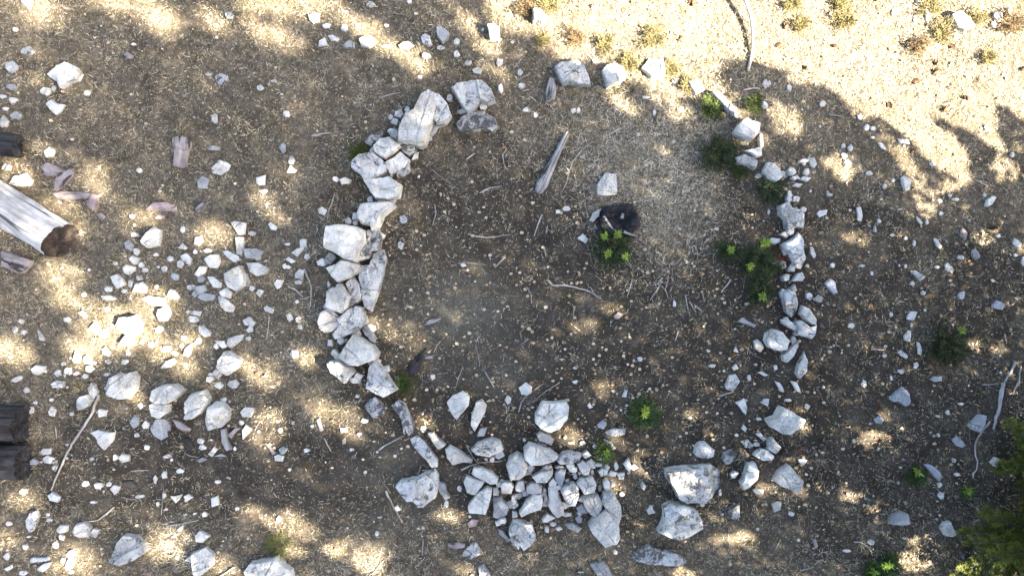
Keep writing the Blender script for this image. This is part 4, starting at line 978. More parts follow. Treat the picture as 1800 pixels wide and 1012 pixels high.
for i, ln in enumerate(STICKS.strip().split('\n')):
    hd, pl = ln.split('|'); r, rad, k = hd.split(); r = int(r); rad = float(rad) * 0.85
    V = []; Fc = []
    main = None
    for j, br in enumerate(pl.split(';')):
        pp = pts_of(r, br)
        if main is None: main = pp
        w = densify([W(*p) for p in pp], 0.06, i * 7 + j, rad * 0.22)
        path = [(x, y, gzf(x, y) + rad * 0.75 + 0.012 + 0.01 * math.sin(3 * q)) for q, (x, y) in enumerate(w)]
        v, f = tube(path, rad * (1 if j == 0 else .6), rad * (0.55 if j == 0 else .3), 6, 0.2, i)
        nb = len(V); V += v; Fc += [tuple(a + nb for a in q) for q in f]
    c = Vector(V[len(V) // 2])
    yaw = math.atan2(V[-1][1] - V[0][1], V[-1][0] - V[0][0])
    ca, sa = math.cos(-yaw), math.sin(-yaw)
    Vl = [((x - c.x) * ca - (y - c.y) * sa, (x - c.x) * sa + (y - c.y) * ca, z - c.z) for x, y, z in V]
    o = mesh_obj('branch' if k == 'p' else 'stick', Vl, Fc, M[SM[k]], loc=c, smooth=True); o.rotation_euler.z = yaw
    L = sum(math.dist(main[q], main[q + 1]) for q in range(len(main) - 1))
    bent = L > 1.08 * math.dist(main[0], main[-1])
    desc = ('long ' if L > 70 else ('short ' if L < 24 else '')) + ('bent ' if bent else '') + SN[k]
    mx = sum(p[0] for p in main) / len(main); my = sum(p[1] for p in main) / len(main)
    lab = {'9 .028 s': 'long pale crooked stick lying diagonally in the lower left', '7 .018 s' if i == 33 else 'none': 'forked pale twig lying across the middle of the ring',
           '12 .040 p': 'thick grey dead branch beside the fir at the right edge', '12 .020 s': 'hooked pale dead branch left of the fir',
           '3 .014 s': 'x'}.get(hd, '')
    if lab == 'x': lab = 'curved pale stick right of the grey plank' if i == 7 else ''
    tag(o, lab or auto_label(desc, mx, my), 'branch' if k == 'p' else 'stick', 'dead sticks strewn on the ground')

# arched stick standing clear of the ground at the top edge
ap = [(1312, 128, .02), (1322, 95, .05), (1324, 57, .10), (1320, 27, .15), (1311, 0, .20), (1305, -30, .25), (1300, -70, .28)]
path = []
for a, b in zip(ap, ap[1:]):
    for t in (0, .33, .66): path.append([a[k] + (b[k] - a[k]) * t for k in range(3)])
path = [(*W(p[0], p[1], p[2]), p[2] + gzf(*W(p[0], p[1], p[2]))) for p in path]
V, Fc = tube(path, 0.022, 0.034, 8, 0.15, 5)
o = mesh_obj('stick', V, Fc, M['stick'], smooth=True)
tag(o, 'arched pale stick reaching in from the top edge over sunlit turf', 'stick', 'dead sticks strewn on the ground')

for i, ln in enumerate(BARK.strip().split('\n')):
    hd, pp, lab, short = ln.split('|'); r, h, mt = hd.split(); h = float(h)
    poly = pts_of(int(r), pp); mp, g = place(poly, h); occupy(poly)
    cx, cy, V, Fc = rock_geo(mp, h, 2000 + i, wood=True)
    c = np.array(mp); c = c - c.mean(0); w_, e_ = np.linalg.eigh(c.T @ c); yaw = math.atan2(e_[1, 1], e_[0, 1])
    ca, sa = math.cos(-yaw), math.sin(-yaw)
    o = mesh_obj('bark_flake' if 'bark' in mt else 'wood_chunk', [(x * ca - y * sa, x * sa + y * ca, z) for x, y, z in V], Fc, M[mt], loc=(cx, cy, g)); o.rotation_euler.z = yaw
    mx = sum(p[0] for p in poly) / len(poly); my = sum(p[1] for p in poly) / len(poly)
    noun = {'bark': 'grey-brown bark flake', 'rbark': 'reddish bark flake', 'plank': 'grey wood splinter', 'charlog': 'dark rotten wood piece'}[mt]
    tag(o, lab or auto_label(noun, mx, my), 'bark' if 'bark' in mt else 'wood', 'bark flakes and wood pieces on the ground')

def log(name, label, p0, p1, rad, mat, endmat, sink=0.05, seed=0, flute=0.03, tilt_end=0.0):
    """a felled trunk from p0 to p1 (pixels); its cut end is at p1"""
    h = rad - sink
    a = Vector((*W(*p0, h), 0)); b = Vector((*W(*p1, h), 0))
    L = (b - a).length; yaw = math.atan2(b.y - a.y, b.x - a.x)
    root = empty(name, (b.x, b.y, gzf(b.x, b.y) + h)); root.rotation_euler.z = yaw
    r_ = random.Random(seed); S = 40; N = max(8, int(L / 0.06)); V = []; Fc = []
    ph = [r_.uniform(0, 6.28) for _ in range(6)]
    def rr(k, x):
        an = 6.283 * k / S
        q = rad * (1 + flute * math.sin(3 * an + ph[0] + x) + flute * .6 * math.sin(7 * an + ph[1]) + 0.07 * mnoise.noise(Vector((x * 2, math.cos(an) * 2.2, math.sin(an) * 2.2 + seed))) + 0.03 * mnoise.noise(Vector((x * 6, math.cos(an) * 7, math.sin(an) * 7 + seed))))
        for w in (ph[2], ph[3], ph[4]):          # drying cracks along the grain
            dlt = (an - w - 0.12 * math.sin(x * 2.2 + w) + math.pi) % (2 * math.pi) - math.pi
            q -= rad * 0.17 * math.exp(-(dlt / 0.05) ** 2)
        return q
    rag = [r_.uniform(-0.012, 0.012) for _ in range(S)]
    for i in range(N + 1):
        x = -L + L * i / N
        for k in range(S):
            an = 6.283 * k / S; q = rr(k, x)
            V.append((x + (rag[k] if i == N else 0) - (tilt_end * math.sin(an) if i == N else 0), math.cos(an) * q, math.sin(an) * q))
    for i in range(N):
        for k in range(S):
            u = i * S + k; v = i * S + (k + 1) % S; Fc.append((u, v, v + S, u + S))
    mesh_obj('shaft', V, Fc, mat, root)
    E = []; Ef = []; rim = V[-S:]
    for t in (1.0, 0.97, 0.8, 0.55, 0.3):
        for k in range(S):
            dx = 0.0 if t == 1 else r_.uniform(-0.012, 0.010) - (0.03 if t < 0.85 else 0)
            E.append((rim[k][0] + dx - 0.001, rim[k][1] * t, rim[k][2] * t))
    E.append((rim[0][0] - 0.08, 0, 0))
    for j in range(4):
        for k in range(S):
            u = j * S + k; v = j * S + (k + 1) % S; Ef.append((u, v, v + S, u + S))
    for k in range(S): Ef.append((4 * S + k, 4 * S + (k + 1) % S, len(E) - 1))
    mesh_obj('cut_end', E, Ef, endmat, root)
    tag(root, label, 'log')
    d = Vector((b.x - a.x, b.y - a.y)).normalized(); nn = Vector((-d.y, d.x)) * rad * PPM
    A = Vector(p0); B = Vector(p1); n2 = Vector((nn.x, -nn.y))
    occupy([tuple(A + n2), tuple(B + n2), tuple(B - n2), tuple(A - n2)])
    return root
log('sawn_log', 'thick silvery sawn log with a dark rotten end at the left edge', (-130, 274), (104, 424), 0.295, M['log'], M['cut'], 0.05, 4, 0.02, 0.07)
log('rotting_log', 'upper of two dark rotting logs at the left edge', (-120, 738), (40, 745), 0.27, M['charlog'], M['char'], 0.08, 9, 0.045)
log('rotting_log', 'lower of two dark rotting logs at the left edge', (-120, 808), (44, 812), 0.26, M['charlog'], M['char'], 0.08, 14, 0.045)
log('charred_log', 'dark charred log end poking in at the left edge, higher up', (-90, 240), (36, 258), 0.18, M['char'], M['char'], 0.06, 22, 0.08)
# the grey split plank inside the ring
pa, pb = (945, 340), (996, 237)
A = Vector(W(*pa)); B = Vector(W(*pb)); L = (B - A).length; yaw = math.atan2(B.y - A.y, B.x - A.x)
V = []; Fc = []; N = 26; r_ = random.Random(31)
for i in range(N + 1):
    t = i / N; x = L * t; w = 0.085 * (0.55 + 0.45 * math.sin(math.pi * min(1, t * 1.2 + 0.25))) * (1 + r_.uniform(-.08, .08)) * (0.35 if i == 0 else 1)
    for y_, z_ in ((-1, -0.02), (-1, .03), (-.55, .075), (-.1, .06), (.3, .085), (.8, .055), (1, .02), (1, -0.02)):
        V.append((x + (r_.uniform(-.04, .05) if i == N else 0), y_ * w + r_.uniform(-.004, .004), z_ + r_.uniform(-.006, .006)))
for i in range(N):
    for k in range(8):
        u = i * 8 + k; v = i * 8 + (k + 1) % 8; Fc.append((u, v, v + 8, u + 8))
Fc += [tuple(range(7, -1, -1)), tuple(N * 8 + k for k in range(8))]
o = mesh_obj('split_plank', V, Fc, M['plank'], loc=(A.x, A.y, gzf(A.x, A.y) + .01)); o.rotation_euler.z = yaw
tag(o, 'long grey split plank lying inside the ring upper half', 'plank')
occupy([(940, 338), (952, 345), (1000, 240), (990, 234)])

# charred stump
sx, sy = W(1089, 387, .15); sg = gzf(sx, sy)
stump = empty('charred_stump', (sx, sy, sg)); r_ = random.Random(8); V = []; Fc = []; S = 44
lev = [(1.25, -.08), (1.12, .06), (1.0, .16), (0.97, .26), (0.86, .30), (0.62, .24), (0.35, .20), (0.12, .18)]
for j, (q, z) in enumerate(lev):
    for k in range(S):
        an = 6.283 * k / S; rr = 0.275 * q * (1 + .09 * math.sin(2 * an + 1) + .05 * math.sin(5 * an + 2 + j * .5) + r_.uniform(-.06, .06))
        V.append((rr * math.cos(an), rr * math.sin(an) * .92, z + (.10 * mnoise.noise(Vector((rr * math.cos(an) * 7, rr * math.sin(an) * 7, 4.2))) + r_.uniform(-.015, .015) if j > 2 else 0)))
V.append((0, 0, .17))
for j in range(len(lev) - 1):
    for k in range(S):
        u = j * S + k; v = j * S + (k + 1) % S; Fc.append((u, v, v + S, u + S))
for k in range(S): Fc.append(((len(lev) - 1) * S + k, (len(lev) - 1) * S + (k + 1) % S, len(V) - 1))
mesh_obj('burnt_bole', V, Fc, M['char'], stump)
for a0, a1, rr in (((.02, .02), (.06, .17), .03), ((-.26, .05), (-.10, -.16), .028), ((.05, -.19), (.26, -.25), .026)):
    v, f = tube([(a0[0] + (a1[0] - a0[0]) * t, a0[1] + (a1[1] - a0[1]) * t, .27 - .06 * t) for t in (0, .25, .5, .75, 1)], rr, rr * .5, 6, .3, 3)
    mesh_obj('grey_splinter', v, f, M['plank'], stump)
tag(stump, 'black charred tree stump inside the ring beside a green sapling', 'stump')
occupy([(1055, 360), (1120, 358), (1125, 415), (1060, 412)])

# pine cones
def cone_geo():
    V = []; Fc = []
    for i in range(8):
        t = i / 7; x = -.05 + .10 * t; r = .030 * math.sin(math.pi * (0.12 + .8 * t)) ** .7
        for k in range(9):
            an = 6.283 * k / 9 + i * .35
            s = 1.25 if k % 2 else .85
            V.append((x + (.008 if k % 2 else 0), math.cos(an) * r * s, math.sin(an) * r * s))
    for i in range(7):
        for k in range(9):
            u = i * 9 + k; v = i * 9 + (k + 1) % 9; Fc.append((u, v, v + 9, u + 9))
    Fc += [tuple(range(8, -1, -1)), tuple(63 + k for k in range(9))]
    return V, Fc
cv, cf = cone_geo(); proto = None
for i, q in enumerate(CONES.split()):
    r, xy = q.split(':'); px, py = P(int(r), *map(float, xy.split(','))); x, y = W(px, py)
    if proto is None: proto = o = mesh_obj('pine_cone', cv, cf, M['cone'])
    else: o = proto.copy(); COL.objects.link(o)
    o.location = (x, y, gzf(x, y) + .028); o.rotation_euler = (0, 0, i * 2.4); k = .8 + .5 * ((i * 37) % 10) / 10; o.scale = (k, k, k)
    tag(o, auto_label('dark brown pine cone on the turf', px, py), 'pine cone', 'pine cones lying on the turf')

# ------------------------------------------------------------------ living plants
def blades(base, az, el, ln, wd, bend=0.0):
    """two-segment leaf blades as triangles; returns verts (n*5), faces"""
    n = len(ln)
    d = np.stack([np.cos(az) * np.cos(el), np.sin(az) * np.cos(el), np.sin(el)], 1)
    s = np.stack([-np.sin(az), np.cos(az), np.zeros(n)], 1) * wd[:, None] / 2
    mid = base + d * (ln * .5)[:, None]
    tip = base + d * ln[:, None]; tip[:, 2] -= bend * ln
    v = np.stack([base - s * .7, base + s * .7, mid + s, mid - s, tip], 1).reshape(-1, 3)
    b = np.arange(n)[:, None] * 5
    f = np.concatenate([b + [0, 1, 2], b + [0, 2, 3], b + [3, 2, 4]], 0)
    return v, f
def shrub(px, py, rad, height, label, n=900, tips=(), dark=(.020, .030, .012), light=(.065, .08, .03), ln=.07, wd=.010, seed=0, name='shrub', cat='shrub', grp=None):
    q = np.random.default_rng(seed + 50)
    x, y = W(px, py, height * .5); g = gzf(x, y); root = empty(name, (x, y, g))
    SV = []; SF = []; base = []; azs = []; els = []
    ns = max(9, int(rad * 75))
    for i in range(ns):
        a = 6.283 * i / ns + q.uniform(-.4, .4); rr = rad * q.uniform(.35, 1); hh = height * q.uniform(.5, 1) * (1.05 - .5 * rr / rad)
        pth = [(math.cos(a) * rr * t, math.sin(a) * rr * t, hh * t ** .8 - .02 * (1 - t)) for t in (0, .3, .6, 1)]
        v, f = tube(pth, .007, .003, 4, .1, i, False); nb = len(SV); SV += v; SF += [tuple(c + nb for c in z) for z in f]
        m = n * 2 // ns
        t = q.uniform(.15, 1, m)
        base.append(np.stack([math.cos(a) * rr * t, math.sin(a) * rr * t, hh * t ** .8], 1) + q.normal(0, .03, (m, 3)) * np.array([1, 1, .5]))
        azs.append(a + q.normal(0, 1.0, m)); els.append(q.uniform(-.1, 1.2, m))
    mesh_obj('stems', SV, SF, M['dstick'], root)
    base = np.concatenate(base); az = np.concatenate(azs); el = np.concatenate(els); m = len(az)
    v, f = blades(base, az, el, ln * q.uniform(.6, 1.3, m), wd * q.uniform(.7, 1.3, m), .15)
    k = q.uniform(0, 1, m) ** 1.5
    col = np.array(dark)[None] * (1 - k[:, None]) + np.array(light)[None] * k[:, None]
    fast_mesh('foliage', v, f, M['green'], np.repeat(col, 5, 0), root)
    for tx, ty in tips:
        ax, ay = W(tx, ty, height); m = 46
        bb = np.stack([np.full(m, ax - x), np.full(m, ay - y), np.full(m, height * .85)], 1) + q.normal(0, .012, (m, 3))
        v, f = blades(bb, q.uniform(0, 6.28, m), q.uniform(.1, 1.2, m), q.uniform(.05, .10, m), q.uniform(.012, .022, m), .1)
        col = np.array([.22, .30, .05])[None] * q.uniform(.6, 1.25, (m, 1))
        fast_mesh('bright_shoot', v, f, M['green'], np.repeat(col, 5, 0), root)
        sv, sf = tube([((ax - x) * t * .9, (ay - y) * t * .9, height * .9 * t) for t in (0, .5, 1)], .007, .004, 5, .1, 1)
        mesh_obj('shoot_stem', sv, sf, M['dstick'], root)
    tag(root, label, cat, grp)
R7 = lambda x, y: P(7, x, y)
shrub(1078, 436, .36, .34, 'dark green sapling with bright tips just below the charred stump', 1500, [R7(485, 225), R7(555, 215), R7(505, 312), R7(597, 332)], seed=1, name='sapling', cat='sapling')
shrub(1280, 443, .20, .22, 'small dark sapling with one bright tip left of the big dark bush', 600, [R7(1150, 295)], seed=2, name='sapling', cat='sapling')
shrub(1338, 462, .38, .34, 'big dark bush with bright tips inside the right wall', 1900, [R7(1325, 260), R7(1255, 380), P(8, 5, 255)], seed=3)
shrub(1338, 512, .22, .26, 'lower dark bush with one bright tip inside the right wall', 800, [R7(1315, 540)], seed=4)
shrub(1133, 731, .24, .18, 'leafy bright green plant growing alone in the lower ring', 620, [(1135, 728), (1137, 720)], (.03, .048, .016), (.095, .13, .045), .11, .020, 5, 'leafy_plant', 'plant')
shrub(1062, 796, .15, .16, 'small yellow-green plant at the edge of the rubble heap', 330, [P(11, 495, 370)], (.06, .08, .02), (.18, .20, .05), .08, .013, 6, 'leafy_plant', 'plant')
shrub(1265, 268, .32, .26, 'wide dark green bush above the right wall inside the ring', 1500, [], (.02, .028, .012), (.07, .08, .032), .07, .010, 7)
shrub(1352, 335, .26, .22, 'dark green bush wedged between the upper right wall stones', 900, [], (.016, .025, .012), (.05, .064, .026), .06, .010, 8)
shrub(1252, 188, .20, .18, 'olive bush left of the long narrow sunlit stone', 600, [], (.03, .045, .012), (.12, .14, .035), .06, .010, 9)
shrub(1325, 183, .16, .16, 'olive tuft right of the long narrow sunlit stone', 420, [], (.03, .045, .012), (.11, .13, .03), .06, .010, 10)
shrub(1668, 610, .42, .30, 'dark low bush far out on the right side', 1700, [P(8, 1025, 718)], (.015, .024, .01), (.05, .06, .022), .06, .009, 11)
shrub(1612, 838, .16, .20, 'small sapling with bright leaves left of the curved blue-grey stone', 360, [P(12, 790, 475)], (.02, .035, .012), (.07, .10, .03), .07, .012, 12, 'sapling', 'sapling')
shrub(1702, 866, .10, .14, 'tiny light green seedling left of the fir', 160, [P(12, 1050, 570)], (.04, .06, .02), (.12, .16, .05), .06, .012, 13, 'sapling', 'sapling')
shrub(1563, 997, .16, .18, 'bright-leaved green plant, right of two at the bottom right edge', 420, [P(12, 640, 955), P(12, 620, 968)], (.025, .045, .015), (.08, .13, .035), .09, .016, 14, 'leafy_plant', 'plant')
shrub(1537, 1004, .14, .16, 'bright-leaved green plant, left of two at the bottom right edge', 340, [P(12, 555, 990)], (.025, .045, .015), (.08, .13, .035), .09, .016, 15, 'leafy_plant', 'plant')
shrub(1708, 1000, .14, .14, 'low green seedling beneath the fir at the bottom edge', 240, [], (.03, .05, .015), (.10, .15, .04), .07, .012, 16, 'sapling', 'sapling')
DR = [(1148, 66, .24, 'dry olive bush in full sun left of the arched stick', 20), (1488, 32, .26, 'tall dry olive bush in full sun near the top edge', 21), (1412, 40, .14, 'small dry bush left of the tall dry olive bush', 22),
      (1480, 2, .12, 'dry bush cut by the top edge above the tall olive bush', 23), (1062, 78, .17, 'dry olive tuft above the half-sunlit top stone', 24), (954, 72, .12, 'dry tuft below the top edge boulder', 25), (965, 8, .18, 'yellowish bush at the top edge beside the boulder', 26),
      (928, 20, .16, 'brown bush at the top edge left of the boulder', 27), (1180, 120, .14, 'dry bush right of the glaring sunlit stone', 28), (1620, 78, .17, 'brown dry bush below the top right corner rocks', 29), (1640, 8, .24, 'yellow-green bush cut by the top edge at the right', 30),
      (1660, 55, .20, 'dry bush left of the top right corner rock', 31), (1780, 40, .26, 'brown scrub in the top right corner', 32), (1395, 5, .16, 'olive bush cut by the top edge right of the arched stick', 33), (1105, 112, .20, 'dark dry bush between the two upper sunlit stones', 34),
      (1210, 148, .14, 'dry tuft below the glaring sunlit stone', 35), (1740, 100, .12, 'low dry tuft below the top right corner rock', 36), (1012, 66, .15, 'dark brown clump above the ring top slab', 37), (1720, 30, .17, 'dry scrub above the top right corner rock', 38)]
for px, py, rd, lb, sd_ in DR:
    br = sd_ in (27, 29, 32, 37)
    shrub(px, py, rd, .18, lb, int(1300 * rd), [], (.05, .035, .018) if br else (.06, .05, .02), (.17, .11, .05) if br else (.20, .165, .065), .07, .009, sd_, 'dry_bush', 'bush', 'dry bushes in the sunlit turf')
shrub(1378, 456, .16, .14, 'reddish tuft in front of the tall right slab', 420, [], (.09, .035, .02), (.26, .12, .07), .07, .008, 40, 'red_tuft', 'plant')
shrub(705, 673, .16, .12, 'green tuft right of the triangular slab', 420, [], (.03, .045, .012), (.10, .12, .03), .08, .008, 41, 'green_tuft', 'plant')
shrub(632, 272, .20, .10, 'mossy green tuft left of the cracked wall boulder', 560, [], (.03, .04, .01), (.12, .13, .03), .07, .007, 42, 'green_tuft', 'plant')
shrub(487, 962, .26, .10, 'green grass clump above the bottom edge boulder', 330, [], (.06, .065, .02), (.19, .18, .06), .10, .006, 43, 'green_tuft', 'plant')
shrub(1300, 300, .12, .14, 'dark tuft between the upper right bend stones', 260, [], (.02, .03, .01), (.06, .08, .02), .06, .009, 44, 'green_tuft', 'plant')

# ------------------------------------------------------------------ grass, leaves and litter (nobody could count them)
def occ(px, py):
    a = np.clip((px / 2).astype(int), 0, OCC.shape[1] - 1); b = np.clip((py / 2).astype(int), 0, OCC.shape[0] - 1)
    return OCC[b, a] & (px >= 0) & (px < 1800) & (py >= 0) & (py < 1012)
def scatter(n, dens):
    px = rng.uniform(-110, 1910, n); py = rng.uniform(-90, 1100, n)
    k = (rng.uniform(0, 1, n) < dens(px, py)) & ~(occ(px, py) & (rng.uniform(0, 1, n) < .97))
    return px[k], py[k]
def patch(px, py, s=1.0, o=0):
    return 0.5 + 0.25 * (np.sin(px * .031 * s + 2 * np.sin(py * .023 * s + o)) + np.sin(py * .037 * s + 2 * np.sin(px * .019 * s + 1.7 * o)))
def grass(name, n, dens, ln, wd, elr, palette, label, seed):
    px, py = scatter(n, dens); m = len(px)
    x = (px - 900) / PPM; y = (506 - py) / PPM
    b = np.stack([x, y, gz(x, y) - .004], 1)
    az = rng.uniform(0, 6.283, m) ; el = rng.uniform(*elr, m)
    cl = 0.6 + 0.8 * patch(px, py, 3.0, seed)
    v, f = blades(b, az, el, rng.uniform(*ln, m) * cl, rng.uniform(*wd, m), .12)
    pal = np.array(palette); c = pal[rng.integers(0, len(pal), m)] * rng.uniform(.35, 1.4, (m, 1)) * (0.72 + .5 * patch(px, py, 1.2, seed + 3))[:, None]
    o = fast_mesh(name, v, f, M['grass'], np.repeat(c, 5, 0))
    tag(o, label, 'grass', None, 'stuff')
ST = [(.285, .229, .142), (.375, .31, .21), (.18, .14, .085), (.25, .209, .142), (.46, .395, .285), (.105, .082, .053)]
grass('dry_grass', 330000, lambda a, b: np.clip(zone_straw(a, b) * 1.15 * (.45 + .9 * patch(a, b, 1.4, 1)) + .07, 0, 1), (.03, .09), (.005, .009), (.05, .8), ST, 'short straw-coloured dry grass over the clearing', 1)
grass('olive_grass', 75000, lambda a, b: np.clip((patch(a, b, .8, 4) - .42) * 1.8, 0, 1) * (.3 + .7 * zone_straw(a, b)), (.02, .06), (.004, .007), (.1, 1.0), [(.085, .08, .034), (.12, .11, .05), (.055, .055, .026)], 'thin olive green grass in patches', 2)
grass('pale_long_grass', 420000, lambda a, b: np.clip(1.2 * gauss(a, b, 1150, 345, 85, 95) + .55 * gauss(a, b, 1090, 290, 90, 45) + .4 * gauss(a, b, 1150, 215, 170, 40) + .5 * gauss(a, b, 300, 960, 40, 40) + .4 * gauss(a, b, 640, 985, 60, 30) + .16 * gauss(a, b, 1420, 60, 480, 120, 4), 0, 1), (.06, .15), (.0035, .0055), (.1, .9), [(.56, .50, .38), (.47, .41, .30), (.62, .56, .45), (.36, .30, .20)], 'long pale straw around the charred stump, also brightening the top right turf', 3)  # last density term adds pale blades to brighten the sunlit top right
# tussocks
def tussocks(n, dens, per):
    px, py = scatter(n, dens); m = len(px)
    x = np.repeat((px - 900) / PPM, per); y = np.repeat((506 - py) / PPM, per); k = m * per
    sz = np.repeat(rng.uniform(.6, 1.5, m), per); a = rng.uniform(0, 6.28, k); r = rng.uniform(0, .05, k) * sz
    b = np.stack([x + r * np.cos(a), y + r * np.sin(a), gz(x, y) - .005], 1)
    v, f = blades(b, a + rng.normal(0, .5, k), rng.uniform(.15, 1.25, k), rng.uniform(.05, .12, k) * sz, rng.uniform(.005, .008, k), .25)
    pal = np.array(ST + [(.13, .12, .05)]); t = np.repeat(pal[rng.integers(0, len(pal), m)], per, 0)
    c = (.5 * t + .5 * pal[rng.integers(0, len(pal), k)]) * rng.uniform(.5, 1.35, (k, 1))
    tag(fast_mesh('grass_tussocks', v, f, M['grass'], np.repeat(c, 5, 0)), 'dry grass tussocks rising from the turf', 'grass', None, 'stuff')
tussocks(5200, lambda a, b: np.clip(zone_straw(a, b) ** 1.5 * (.25 + 1.1 * patch(a, b, 1.9, 6)), 0, 1), 26)
# fallen round leaves
def leaves(n, dens, name, label, pal, size):
    px, py = scatter(n, dens); m = len(px)
    x = (px - 900) / PPM; y = (506 - py) / PPM; z = gz(x, y) + rng.uniform(.012, .03, m)
    r = rng.uniform(*size, m); a0 = rng.uniform(0, 6.28, m); tx = rng.normal(0, .3, m); ty = rng.normal(0, .3, m); cup = rng.uniform(-.25, .35, m)
    V = [np.stack([x, y, z], 1)]
    for k in range(7):
        a = a0 + 6.283 * k / 7; q = r * rng.uniform(.75, 1.1, m)
        dx, dy = q * np.cos(a), q * np.sin(a) * .85
        V.append(np.stack([x + dx, y + dy, z + dx * tx + dy * ty + cup * q], 1))
    v = np.stack(V, 1).reshape(-1, 3); b = np.arange(m)[:, None] * 8
    f = np.concatenate([b + [0, 1 + k, 1 + (k + 1) % 7] for k in range(7)], 0)
    pal = np.array(pal); c = pal[rng.integers(0, len(pal), m)] * rng.uniform(.7, 1.25, (m, 1))
    tag(fast_mesh(name, v, f, M['leaf'], np.repeat(c, 8, 0)), label, 'leaf litter', None, 'stuff')
def ld(a, b):
    return np.clip(.85 * gauss(a, b, 760, 480, 90, 200) + .75 * gauss(a, b, 1010, 600, 330, 260, 4) + .8 * gauss(a, b, 800, 740, 90, 70) + .55 * gauss(a, b, 1250, 850, 350, 160) + .35 * gauss(a, b, 1550, 650, 300, 300) + .16, 0, 1) * (.35 + .9 * patch(a, b, 2.2, 9))
leaves(5600, ld, 'fallen_leaves', 'small round tan leaves fallen over the ring floor', [(.34, .265, .17), (.42, .34, .235), (.27, .195, .12), (.19, .125, .075), (.33, .27, .19), (.40, .33, .23)], (.016, .034))
leaves(5200, lambda a, b: np.clip(.3 + .5 * gauss(a, b, 1600, 800, 300, 250) + .4 * gauss(a, b, 760, 690, 120, 120), 0, 1), 'brown_leaves', 'dark brown rotting leaves on the soil', [(.14, .08, .045), (.10, .06, .04), (.19, .12, .07)], (.014, .030))
# twiglets and needles
px, py = scatter(20000, lambda a, b: np.clip(.9 - .5 * zone_straw(a, b), .1, 1)); m = len(px); x = (px - 900) / PPM; y = (506 - py) / PPM
v, f = blades(np.stack([x, y, gz(x, y) + .01], 1), rng.uniform(0, 6.28, m), rng.uniform(-.06, .15, m), rng.uniform(.02, .09, m), rng.uniform(.003, .007, m))
pal = np.array([(.24, .20, .16), (.16, .125, .095), (.09, .068, .05), (.33, .29, .24)])
tag(fast_mesh('twig_litter', v, f, M['chips'], np.repeat(pal[rng.integers(0, 4, m)], 5, 0)), 'fine twigs and wood splinters littering the soil', 'litter', None, 'stuff')
# gravel: small irregular pale and grey stones
px, py = scatter(4500, lambda a, b: np.clip(.12 + .75 * gauss(a, b, 280, 560, 260, 150) + .5 * gauss(a, b, 250, 850, 280, 150) + .35 * gauss(a, b, 960, 850, 200, 90) + .35 * gauss(a, b, 1400, 600, 120, 300) + .2 * gauss(a, b, 1600, 450, 250, 250), 0, 1)); m = len(px)
x = (px - 900) / PPM; y = (506 - py) / PPM; z = gz(x, y); r = rng.uniform(.006, .010, m) + .022 * rng.uniform(0, 1, m) ** 4
V = []
for k, (lvl, sc) in enumerate(((-.3, 1.0), (.55, .8))):
    for j in range(5):
        a = 6.283 * j / 5 + rng.normal(0, .25, m); q = r * sc * rng.uniform(.7, 1.25, m)
        V.append(np.stack([x + q * np.cos(a), y + q * np.sin(a), z + r * lvl * rng.uniform(.7, 1.2, m)], 1))
V.append(np.stack([x, y, z + r * .75], 1))
v = np.stack(V, 1).reshape(-1, 3); b = np.arange(m)[:, None] * 11
f = np.concatenate([b + t for j in range(5) for t in ([j, (j + 1) % 5, 5 + (j + 1) % 5], [j, 5 + (j + 1) % 5, 5 + j], [5 + j, 5 + (j + 1) % 5, 10])], 0)
pal = np.array([(.40, .385, .36), (.30, .295, .29), (.50, .48, .44), (.20, .195, .19)])
tag(fast_mesh('gravel', v, f, M['chips'], np.repeat(pal[rng.integers(0, 4, m)] * rng.uniform(.75, 1.1, (m, 1)), 11, 0)), 'pale gravel between the stones and turf', 'gravel', None, 'stuff')

